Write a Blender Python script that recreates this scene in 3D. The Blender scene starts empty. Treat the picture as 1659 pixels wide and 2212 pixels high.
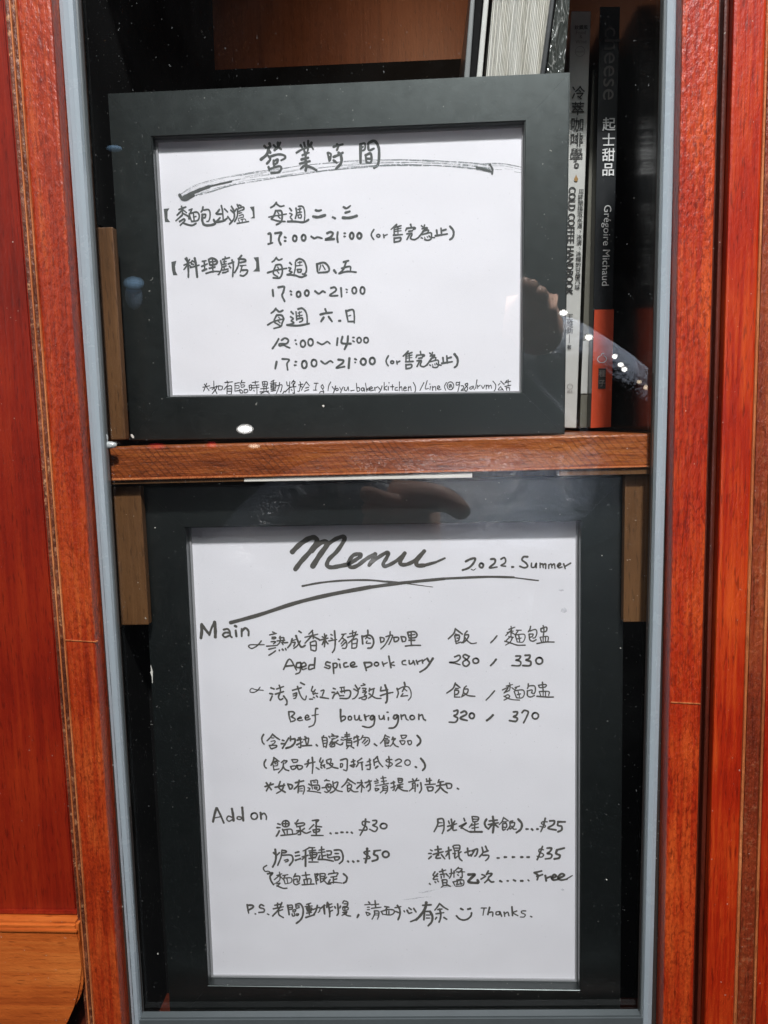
import bpy, bmesh, math, random
from mathutils import Vector, Matrix
random.seed(7)
C = bpy.context.scene.collection

# ---------------------------------------------------------------- camera
F = 1660.0                       # focal length in the units of a 1659 x 2212 picture
CX, CY = 829.5, 1106.0
CAM = Vector((0.0, -0.42, 1.40))
dz = -Vector((344.5, -14330.0, -F)).normalized()          # world up seen by the camera
dx = -Vector((-36500.0, -684.0, -F))
dx = (dx - dz * dx.dot(dz)).normalized()
dy = dz.cross(dx)
R = Matrix((dx, dy, dz))                                  # camera -> world
cam_d = bpy.data.cameras.new('camera'); cam = bpy.data.objects.new('camera', cam_d); C.objects.link(cam)
cam_d.sensor_fit = 'HORIZONTAL'; cam_d.sensor_width = 36; cam_d.lens = 36 * F / 1659
cam_d.clip_start = 0.01; cam_d.clip_end = 100
cam.matrix_world = Matrix.Translation(CAM) @ R.to_4x4()
bpy.context.scene.camera = cam

# ---------------------------------------------------------------- world, lamps, exposure
w = bpy.data.worlds.new('World'); bpy.context.scene.world = w; w.use_nodes = True
w.node_tree.nodes['Background'].inputs[0].default_value = (0.80, 0.86, 1.0, 1)
w.node_tree.nodes['Background'].inputs[1].default_value = 0.022
vs = bpy.context.scene.view_settings
vs.view_transform = 'Standard'; vs.look = 'None'; vs.exposure = 0.0; vs.gamma = 1.0

def area(name, loc, target, size, power, col, shape='DISK', spread=180):
    l = bpy.data.lights.new(name, 'AREA'); l.shape = shape; l.size = size; l.energy = power; l.color = col
    l.spread = math.radians(spread)
    o = bpy.data.objects.new(name, l); C.objects.link(o); o.location = loc
    o.rotation_euler = (Vector(target) - Vector(loc)).to_track_quat('-Z', 'Y').to_euler()
    return o
area('ceiling_lamp', (0.17, -1.15, 2.95), (0, 0, 1.35), 0.14, 55, (1.0, 0.97, 0.98))
area('fill_lamp', (-2.6, -1.7, 2.2), (0, 0, 1.2), 1.0, 12, (1.0, 0.95, 0.92))  # added soft fill light, not a known lamp of the room
area('sheen_panel', (0.0, -1.35, 2.80), (0, -1.35, 0), 0.9, 14, (0.97, 1.0, 0.99), 'SQUARE')  # added panel for sheen on the upper frame and soft fill
area('person_fill', (0.25, -0.22, 2.35), (0.20, -0.56, 1.35), 0.06, 7.5, (1.0, 0.96, 0.92), spread=28)  # added narrow light that brightens the photographer for the reflection
area('back_wall_fill', (0.02, 0.10, 1.80), (0.02, 0.31, 1.66), 0.05, 0.075, (1.0, 0.66, 0.42), spread=100)  # added lamp out of view, brightens the brown back wall

# ---------------------------------------------------------------- projection helpers (a picture point put on a real plane)
def ray(u, v):
    return (R @ Vector((u - CX, -(v - CY), -F))).normalized()
class Plane:
    def __init__(s, p, n): s.p, s.n = Vector(p), Vector(n).normalized()
    def at(s, u, v):
        d = ray(u, v); return CAM + d * ((s.p - CAM).dot(s.n) / d.dot(s.n))
def Y(y): return Plane((0, y, 0), (0, 1, 0))

# ---------------------------------------------------------------- object helpers
def tag(o, label=None, cat=None, group=None, kind=None):
    if label: o['label'] = label
    if cat: o['category'] = cat
    if group: o['group'] = group
    if kind: o['kind'] = kind
    return o
def empty(name, loc, label, cat, group=None):
    o = bpy.data.objects.new(name, None); C.objects.link(o); o.location = loc; o.empty_display_size = .02
    return tag(o, label, cat, group)
def link(name, me, m=None, parent=None, world=False):
    o = bpy.data.objects.new(name, me); C.objects.link(o)
    if m: me.materials.append(m)
    if parent:
        o.parent = parent
        if world:
            chain = Matrix.Identity(4); p = parent
            while p: chain = p.matrix_basis @ chain; p = p.parent
            o.matrix_parent_inverse = chain.inverted()
    return o
def hexa(name, P, m, parent=None, bevel=0.0, seg=2, cuts=0, wob=0.0):
    """box from 8 world points: front quad (bl, br, tr, tl) and back quad"""
    bm = bmesh.new(); v = [bm.verts.new(p) for p in P]
    for f in ((0,1,2,3),(7,6,5,4),(0,4,5,1),(1,5,6,2),(2,6,7,3),(3,7,4,0)): bm.faces.new([v[i] for i in f])
    if bevel: bmesh.ops.bevel(bm, geom=list(bm.edges), offset=bevel, segments=seg, affect='EDGES', profile=.6)
    bmesh.ops.recalc_face_normals(bm, faces=bm.faces)
    me = bpy.data.meshes.new(name); bm.to_mesh(me); bm.free()
    if bevel:
        for p in me.polygons: p.use_smooth = False
    return link(name, me, m, parent, True)
def box(name, x0, x1, y0, y1, z0, z1, m, parent=None, bevel=0.0):
    P = [(x0,y0,z0),(x1,y0,z0),(x1,y0,z1),(x0,y0,z1),(x0,y1,z0),(x1,y1,z0),(x1,y1,z1),(x0,y1,z1)]
    return hexa(name, P, m, parent, bevel)
def bar(name, l0, l1, r0, r1, yf, yb, m, parent=None, bevel=0.0, v0=-260, v1=2480, prof=None):
    """upright bar whose front edges pass picture x l0 / r0 at the top and l1 / r1 at the bottom (v 0 and 2212)"""
    pl = Y(yf); ex = lambda a, b, v: a + (b - a) * v / 2212.0
    tl, bl = pl.at(ex(l0, l1, v0), v0), pl.at(ex(l0, l1, v1), v1)
    tr, br = pl.at(ex(r0, r1, v0), v0), pl.at(ex(r0, r1, v1), v1)
    q = Vector((0, yb - yf, 0))
    return hexa(name, [bl, br, tr, tl, bl+q, br+q, tr+q, tl+q], m, parent, bevel)

# ---------------------------------------------------------------- materials
def nm(name):
    m = bpy.data.materials.new(name); m.use_nodes = True
    nt = m.node_tree; b = nt.nodes['Principled BSDF']; return m, nt, b
def node(nt, t, **k):
    n = nt.nodes.new(t)
    for a, v in k.items():
        if a.startswith('i_'): n.inputs[a[2:].replace('_', ' ')].default_value = v
        else: setattr(n, a, v)
    return n
def ramp(nt, fac, stops):
    r = nt.nodes.new('ShaderNodeValToRGB'); nt.links.new(fac, r.inputs[0])
    e = r.color_ramp.elements
    while len(e) < len(stops): e.new(.5)
    for i, (p, c) in enumerate(stops): e[i].position = p; e[i].color = (*c, 1) if len(c) == 3 else c
    return r.outputs[0]
def mixc(nt, f, a, b, mode='MIX'):
    n = nt.nodes.new('ShaderNodeMix'); n.data_type = 'RGBA'; n.blend_type = mode
    for s, x in ((n.inputs[0], f), (n.inputs[6], a), (n.inputs[7], b)):
        if hasattr(x, 'is_linked'): nt.links.new(x, s)
        elif isinstance(x, (int, float)): s.default_value = x
        else: s.default_value = (*x, 1)
    return n.outputs[2]
def coords(nt, scale, rot=(0,0,0)):
    tc = nt.nodes.new('ShaderNodeNewGeometry'); mp = nt.nodes.new('ShaderNodeMapping')
    nt.links.new(tc.outputs['Position'], mp.inputs['Vector'])
    mp.inputs['Scale'].default_value = scale; mp.inputs['Rotation'].default_value = rot
    return mp.outputs[0]
def noise(nt, vec, s, detail=6, rough=.6, dist=0):
    n = nt.nodes.new('ShaderNodeTexNoise'); nt.links.new(vec, n.inputs['Vector'])
    n.inputs['Scale'].default_value = s; n.inputs['Detail'].default_value = detail
    n.inputs['Roughness'].default_value = rough; n.inputs['Distortion'].default_value = dist
    return n.outputs['Fac']
def bump(nt, b, h, strength, dist, prev=None):
    n = nt.nodes.new('ShaderNodeBump'); n.inputs['Strength'].default_value = strength; n.inputs['Distance'].default_value = dist
    nt.links.new(h, n.inputs['Height'])
    if prev: nt.links.new(prev, n.inputs['Normal'])
    if b: nt.links.new(n.outputs[0], b.inputs['Normal'])
    return n.outputs[0]
def math_(nt, op, a, b=None):
    n = nt.nodes.new('ShaderNodeMath'); n.operation = op
    for s, x in ((n.inputs[0], a), (n.inputs[1], b)):
        if x is None: continue
        if hasattr(x, 'is_linked'): nt.links.new(x, s)
        else: s.default_value = x
    return n.outputs[0]

def wood(name, dark, mid, light, grain='Z', gs=1.0, peel=.35, rough=.38, coat=.35, wear=0.0, diag=0.0, crossm=0.0, pits=0.0):
    m, nt, b = nm(name)
    st = {'Z': (1, 1, .045), 'X': (.045, 1, 1)}[grain]
    v = coords(nt, st); v1 = coords(nt, (1, 1, 1))
    g1 = noise(nt, v, 520 * gs, 5, .65, .4); g2 = noise(nt, v, 90 * gs, 4, .6, .9); blotch = noise(nt, v1, 11, 4, .6)
    s = math_(nt, 'ADD', math_(nt, 'MULTIPLY', g1, .45), math_(nt, 'MULTIPLY', g2, .35))
    s = math_(nt, 'ADD', s, math_(nt, 'MULTIPLY', blotch, .42))
    col = ramp(nt, s, [(.42, dark), (.59, mid), (.77, light)])
    # short open pores
    vp = coords(nt, (1, 1, .12) if grain == 'Z' else (.12, 1, 1), (0, diag, 0))
    pores = noise(nt, vp, 900, 2, .5)
    col = mixc(nt, ramp(nt, pores, [(.58, (0,0,0)), (.70, (.55,.55,.55))]), col, tuple(c * .55 for c in dark))
    if pits:
        pn = noise(nt, coords(nt, (1, 1, .55) if grain == 'Z' else (.55, 1, 1), (0, diag, 0)), 620, 3, .55); pm = noise(nt, v1, 40, 3, .6)
        pf = math_(nt, 'MULTIPLY', ramp(nt, pn, [(.50, (0,0,0)), (.60, (1,1,1))]), ramp(nt, pm, [(.3, (.25,.25,.25)), (.65, (1,1,1))]))
        col = mixc(nt, math_(nt, 'MULTIPLY', pf, pits), col, tuple(c * .7 for c in dark))
    if wear:
        wn = noise(nt, v1, 260, 5, .7); wb = noise(nt, v1, 35, 2, .5)
        f = math_(nt, 'MULTIPLY', ramp(nt, wn, [(.54, (0,0,0)), (.64, (1,1,1))]), ramp(nt, wb, [(.35, (.15,.15,.15)), (.65, (1,1,1))]))
        col = mixc(nt, math_(nt, 'MULTIPLY', f, wear), col, (.50, .25, .12))
    if crossm:
        wv = nt.nodes.new('ShaderNodeTexWave'); wv.wave_type = 'BANDS'; wv.bands_direction = 'X'
        nt.links.new(coords(nt, (1, 1, 1), (0, .72, 0)), wv.inputs['Vector'])
        wv.inputs['Scale'].default_value = 105; wv.inputs['Distortion'].default_value = 2.2; wv.inputs['Detail'].default_value = 3
        wv2 = nt.nodes.new('ShaderNodeTexWave'); wv2.wave_type = 'BANDS'; wv2.bands_direction = 'X'
        nt.links.new(coords(nt, (1, 1, 1), (0, -.85, 0)), wv2.inputs['Vector'])
        wv2.inputs['Scale'].default_value = 80; wv2.inputs['Distortion'].default_value = 2.5; wv2.inputs['Detail'].default_value = 3
        nz = noise(nt, v1, 30, 3, .5)
        f = math_(nt, 'MAXIMUM', ramp(nt, wv.outputs['Fac'], [(.0, (1,1,1)), (.3, (0,0,0))]), math_(nt, 'MULTIPLY', ramp(nt, wv2.outputs['Fac'], [(.0, (1,1,1)), (.16, (0,0,0))]), ramp(nt, noise(nt, v1, 55, 2, .5), [(.5, (0,0,0)), (.6, (.7,.7,.7))])))
        hl = ramp(nt, noise(nt, coords(nt, (.03, 1, 1)), 900, 3, .6), [(.56, (0,0,0)), (.66, (.9,.9,.9))]); f = math_(nt, 'MAXIMUM', f, hl)
        f = math_(nt, 'MULTIPLY', f, ramp(nt, nz, [(.38, (.15,.15,.15)), (.66, (1,1,1))]))
        col = mixc(nt, math_(nt, 'MULTIPLY', f, crossm), col, tuple(c * .6 for c in dark))
    sp = noise(nt, v1, 620, 1, .4)
    col = mixc(nt, ramp(nt, sp, [(.785, (0,0,0)), (.82, (.5,.5,.5))]), col, (.65, .58, .5))
    nt.links.new(col, b.inputs['Base Color'])
    b.inputs['Roughness'].default_value = rough; b.inputs['Coat Weight'].default_value = coat; b.inputs['Coat Roughness'].default_value = .36
    b.inputs['Specular IOR Level'].default_value = .35
    n1 = bump(nt, None, g1, .35, .0006)
    n2 = bump(nt, b, noise(nt, coords(nt, (1, 1, .5) if grain == 'Z' else (.5, 1, 1), (0, diag, 0)), 420, 4, .6), peel, .0012, n1)
    nt.links.new(n2, b.inputs['Coat Normal'])
    return m

def plain(name, col, rough=.5, coat=0, var=.12, bs=0, bd=.0003, bscale=400, dust=0.0, spec=.5, metal=0):
    m, nt, b = nm(name); v = coords(nt, (1, 1, 1))
    n = noise(nt, v, 60, 5, .6)
    c = mixc(nt, math_(nt, 'MULTIPLY', n, 1.0), tuple(x * (1 - var) for x in col), tuple(min(1, x * (1 + var)) for x in col))
    if dust:
        d = noise(nt, v, 640, 1, .3)
        c = mixc(nt, ramp(nt, d, [(.775, (0,0,0)), (.81, (dust,) * 3)]), c, (.55, .55, .50))
        d2 = noise(nt, v, 25, 6, .7)
        c = mixc(nt, ramp(nt, d2, [(.55, (0,0,0)), (.8, (.006,.006,.006))]), c, (.4, .4, .38))
    nt.links.new(c, b.inputs['Base Color'])
    b.inputs['Roughness'].default_value = rough; b.inputs['Coat Weight'].default_value = coat; b.inputs['Coat Roughness'].default_value = rough if name.startswith('black_painted') else .1
    b.inputs['Specular IOR Level'].default_value = spec; b.inputs['Metallic'].default_value = metal
    rr = ramp(nt, noise(nt, v, 120, 5, .65), [(.3, (max(0, rough - .03),) * 3), (.7, (min(1, rough + .03),) * 3)])
    nt.links.new(rr, b.inputs['Roughness'])
    if bs: bump(nt, b, noise(nt, v, bscale, 4, .6), bs, bd)
    return m

M = {}
M['wood_r'] = wood('red_varnished_wood', (.14, .004, .0006), (.36, .016, .0014), (.56, .070, .008), peel=.28, rough=.40, coat=.45)
M['wood_rd'] = wood('diagonal_pored_red_wood', (.15, .005, .0008), (.37, .021, .0026), (.58, .085, .013), diag=.5, peel=.62, pits=.6, rough=.40, coat=.45)
M['wood_l'] = wood('left_red_brown_wood', (.14, .008, .0018), (.34, .030, .004), (.50, .090, .016), diag=-.55, peel=.65, pits=.5, rough=.40, coat=.45)
M['panel'] = wood('deep_red_panel_wood', (.10, .004, .001), (.205, .010, .002), (.30, .025, .004), gs=.5, peel=.15, rough=.40, coat=.3)
M['bead'] = wood('worn_bead_wood', (.05, .012, .006), (.13, .03, .012), (.26, .08, .04), peel=1.3, wear=.95, pits=.5, rough=.5)
M['bead_r'] = wood('red_brown_bead_wood', (.10, .012, .004), (.22, .030, .008), (.34, .075, .02), peel=.9, wear=.3, rough=.45, pits=.4)
M['edge'] = wood('rubbed_edge_wood', (.22, .05, .015), (.45, .13, .04), (.65, .26, .10), peel=.5)
M['groove'] = wood('groove_wood', (.03, .006, .003), (.07, .012, .005), (.12, .02, .01), peel=.2)
M['rail'] = wood('orange_rail_wood', (.24, .036, .006), (.46, .100, .016), (.62, .18, .035), grain='X', gs=.35, peel=.25)
M['shelf'] = wood('shelf_wood', (.09, .016, .004), (.27, .060, .011), (.46, .145, .028), grain='X', gs=1.3, peel=.5, crossm=.62)
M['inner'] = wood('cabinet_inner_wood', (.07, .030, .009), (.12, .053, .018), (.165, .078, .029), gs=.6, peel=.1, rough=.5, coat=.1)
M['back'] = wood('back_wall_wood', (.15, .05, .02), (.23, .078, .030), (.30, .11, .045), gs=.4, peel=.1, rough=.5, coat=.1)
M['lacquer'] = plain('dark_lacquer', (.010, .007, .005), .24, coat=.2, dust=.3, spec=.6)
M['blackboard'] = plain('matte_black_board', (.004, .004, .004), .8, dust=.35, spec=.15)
M['frame'] = plain('black_painted_frame', (.0035, .0045, .0043), .37, coat=.45, bs=.12, bd=.0001, bscale=900, dust=.4, spec=1.0)
M['frame'].node_tree.nodes['Principled BSDF'].inputs['Specular Tint'].default_value = (.88, 1, .985, 1)
M['rebate'] = plain('frame_inner_lip', (.045, .045, .042), .35, spec=.6)
M['clearlip'] = plain('grey_plastic_edge', (.30, .30, .31), .3, spec=.6)
M['seal'] = plain('pale_blue_gasket', (.12, .14, .145), .32, coat=.3, bs=.1, var=.05)
M['seal2'] = plain('pale_grey_gasket_lip', (.31, .37, .405), .26, coat=.8, var=.04)
M['rubber'] = plain('dark_putty', (.030, .022, .018), .7, bs=.5, bd=.0006, dust=.4)
M['putty_grey'] = plain('grimy_grey_gasket', (.07, .085, .09), .5, bs=.2)
M['silicone'] = plain('silicone_blob', (.35, .38, .38), .25, coat=.5)
M['white'] = plain('white_card', (.72, .68, .62), .6, var=.03)
M['chip'] = plain('chipped_paint', (.75, .72, .66), .8)
M['bk_grey'] = plain('grey_cover', (.16, .17, .17), .4, coat=.3)
M['bk_white'] = plain('off_white_spine', (.50, .50, .47), .45, coat=.2, var=.05)
M['bk_olive'] = plain('olive_grey_spine', (.12, .115, .09), .5, var=.3)
M['bk_black'] = plain('black_spine', (.012, .014, .016), .35, coat=.3)
M['bk_red'] = plain('orange_red_spine', (.62, .075, .025), .4, coat=.3, var=.06)
M['bk_print'] = plain('dark_print', (.02, .02, .018), .6)
M['bk_wprint'] = plain('pale_print', (.75, .75, .74), .5)
M['bk_gprint'] = plain('grey_print', (.20, .18, .17), .5)
M['bk_gold'] = plain('gold_print', (.30, .17, .05), .4)
M['skin'] = plain('skin', (.66, .42, .33), .5, bs=.1)
M['jacket'] = plain('dark_puffer_fabric', (.12, .14, .18), .26, bs=1.0, bd=.012, bscale=28, spec=1.0)
M['phone'] = plain('dark_phone', (.02, .02, .025), .15, coat=.8)

def paper_mat():
    m, nt, b = nm('white_paper'); v = coords(nt, (1, 1, 1))
    n = noise(nt, v, 9, 4, .5); f = noise(nt, v, 700, 4, .7)
    c = mixc(nt, n, (.77, .755, .80), (.84, .825, .865)); c = mixc(nt, ramp(nt, f, [(.3, (.10,)*3), (.7, (0,0,0))]), c, (.62, .62, .66))
    sm = noise(nt, v, 70, 3, .5)
    c = mixc(nt, ramp(nt, sm, [(.72, (0,0,0)), (.82, (.35,)*3)]), c, (.55, .57, .60))
    nt.links.new(c, b.inputs['Base Color']); b.inputs['Roughness'].default_value = .75; b.inputs['Specular IOR Level'].default_value = .25
    n0 = bump(nt, None, noise(nt, v, 16, 2, .4), .35, .006); bump(nt, b, f, .12, .0002, n0); return m
M['paper'] = paper_mat()
def ink_mat(name, c0, c1, alpha=(.93, 1.0), sc=350):
    m, nt, b = nm(name); v = coords(nt, (1, 1, 1)); n = noise(nt, v, sc, 4, .6)
    nt.links.new(mixc(nt, n, c0, c1), b.inputs['Base Color']); b.inputs['Roughness'].default_value = .55
    b.inputs['Specular IOR Level'].default_value = .3
    nt.links.new(ramp(nt, n, [(.35, (alpha[0],)*3), (.6, (alpha[1],)*3)]), b.inputs['Alpha']); return m
M['ink'] = ink_mat('grey_marker_ink', (.078, .083, .082), (.120, .128, .125))
M['inkb'] = ink_mat('brown_grey_marker_ink', (.080, .076, .069), (.122, .115, .104))
M['pen'] = ink_mat('thin_pen_ink', (.03, .03, .03), (.07, .07, .07))
M['dry'] = ink_mat('dry_brush_ink', (.16, .19, .19), (.34, .37, .38), (.0, .75), 700)
M['smear'] = ink_mat('faint_smudge', (.40, .40, .44), (.55, .55, .6), (.0, .35), 200)

def glass_mat():
    m = bpy.data.materials.new('window_glass'); m.use_nodes = True; nt = m.node_tree; nt.nodes.clear()
    o = nt.nodes.new('ShaderNodeOutputMaterial'); t = nt.nodes.new('ShaderNodeBsdfTransparent'); g = nt.nodes.new('ShaderNodeBsdfGlossy')
    t.inputs[0].default_value = (.965, .985, .98, 1); g.inputs['Roughness'].default_value = .006
    ge = nt.nodes.new('ShaderNodeNewGeometry'); dt = nt.nodes.new('ShaderNodeVectorMath'); dt.operation = 'DOT_PRODUCT'      # two-sided Schlick term of a thin pane
    nt.links.new(ge.outputs['Incoming'], dt.inputs[0]); nt.links.new(ge.outputs['Normal'], dt.inputs[1])
    c = math_(nt, 'ABSOLUTE', dt.outputs['Value']); q = math_(nt, 'POWER', math_(nt, 'SUBTRACT', 1.0, c), 5.0)
    k = math_(nt, 'ADD', math_(nt, 'MULTIPLY', q, .85), .072)
    mx = nt.nodes.new('ShaderNodeMixShader'); nt.links.new(k, mx.inputs[0]); nt.links.new(t.outputs[0], mx.inputs[1]); nt.links.new(g.outputs[0], mx.inputs[2])
    df = nt.nodes.new('ShaderNodeBsdfDiffuse'); df.inputs[0].default_value = (.9, .95, .95, 1); mx2 = nt.nodes.new('ShaderNodeMixShader')
    sm = ramp(nt, noise(nt, coords(nt, (1, 1, .6), (0, .5, 0)), 9, 6, .65, 1.2), [(.42, (0,0,0)), (.75, (1,1,1))]); fine = ramp(nt, noise(nt, coords(nt, (1, 1, 1)), 900, 1, .4), [(.77, (0,0,0)), (.80, (1,1,1))])
    k2 = math_(nt, 'ADD', math_(nt, 'MULTIPLY', sm, .0035), math_(nt, 'MULTIPLY', fine, .11))
    nt.links.new(k2, mx2.inputs[0]); nt.links.new(mx.outputs[0], mx2.inputs[1]); nt.links.new(df.outputs[0], mx2.inputs[2])
    nt.links.new(mx2.outputs[0], o.inputs[0]); return m
M['glass'] = glass_mat()
def emit(name, col, s):
    m, nt, b = nm(name); b.inputs['Base Color'].default_value = (*col, 1)
    b.inputs['Emission Color'].default_value = (*col, 1)
    lw = nt.nodes.new('ShaderNodeLayerWeight'); lw.inputs[0].default_value = .5         # frosted bulb: bright core, dim rim
    e = math_(nt, 'POWER', math_(nt, 'SUBTRACT', 1.0, lw.outputs['Facing']), 2.2)
    nt.links.new(math_(nt, 'MULTIPLY', e, s), b.inputs['Emission Strength']); return m
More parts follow.
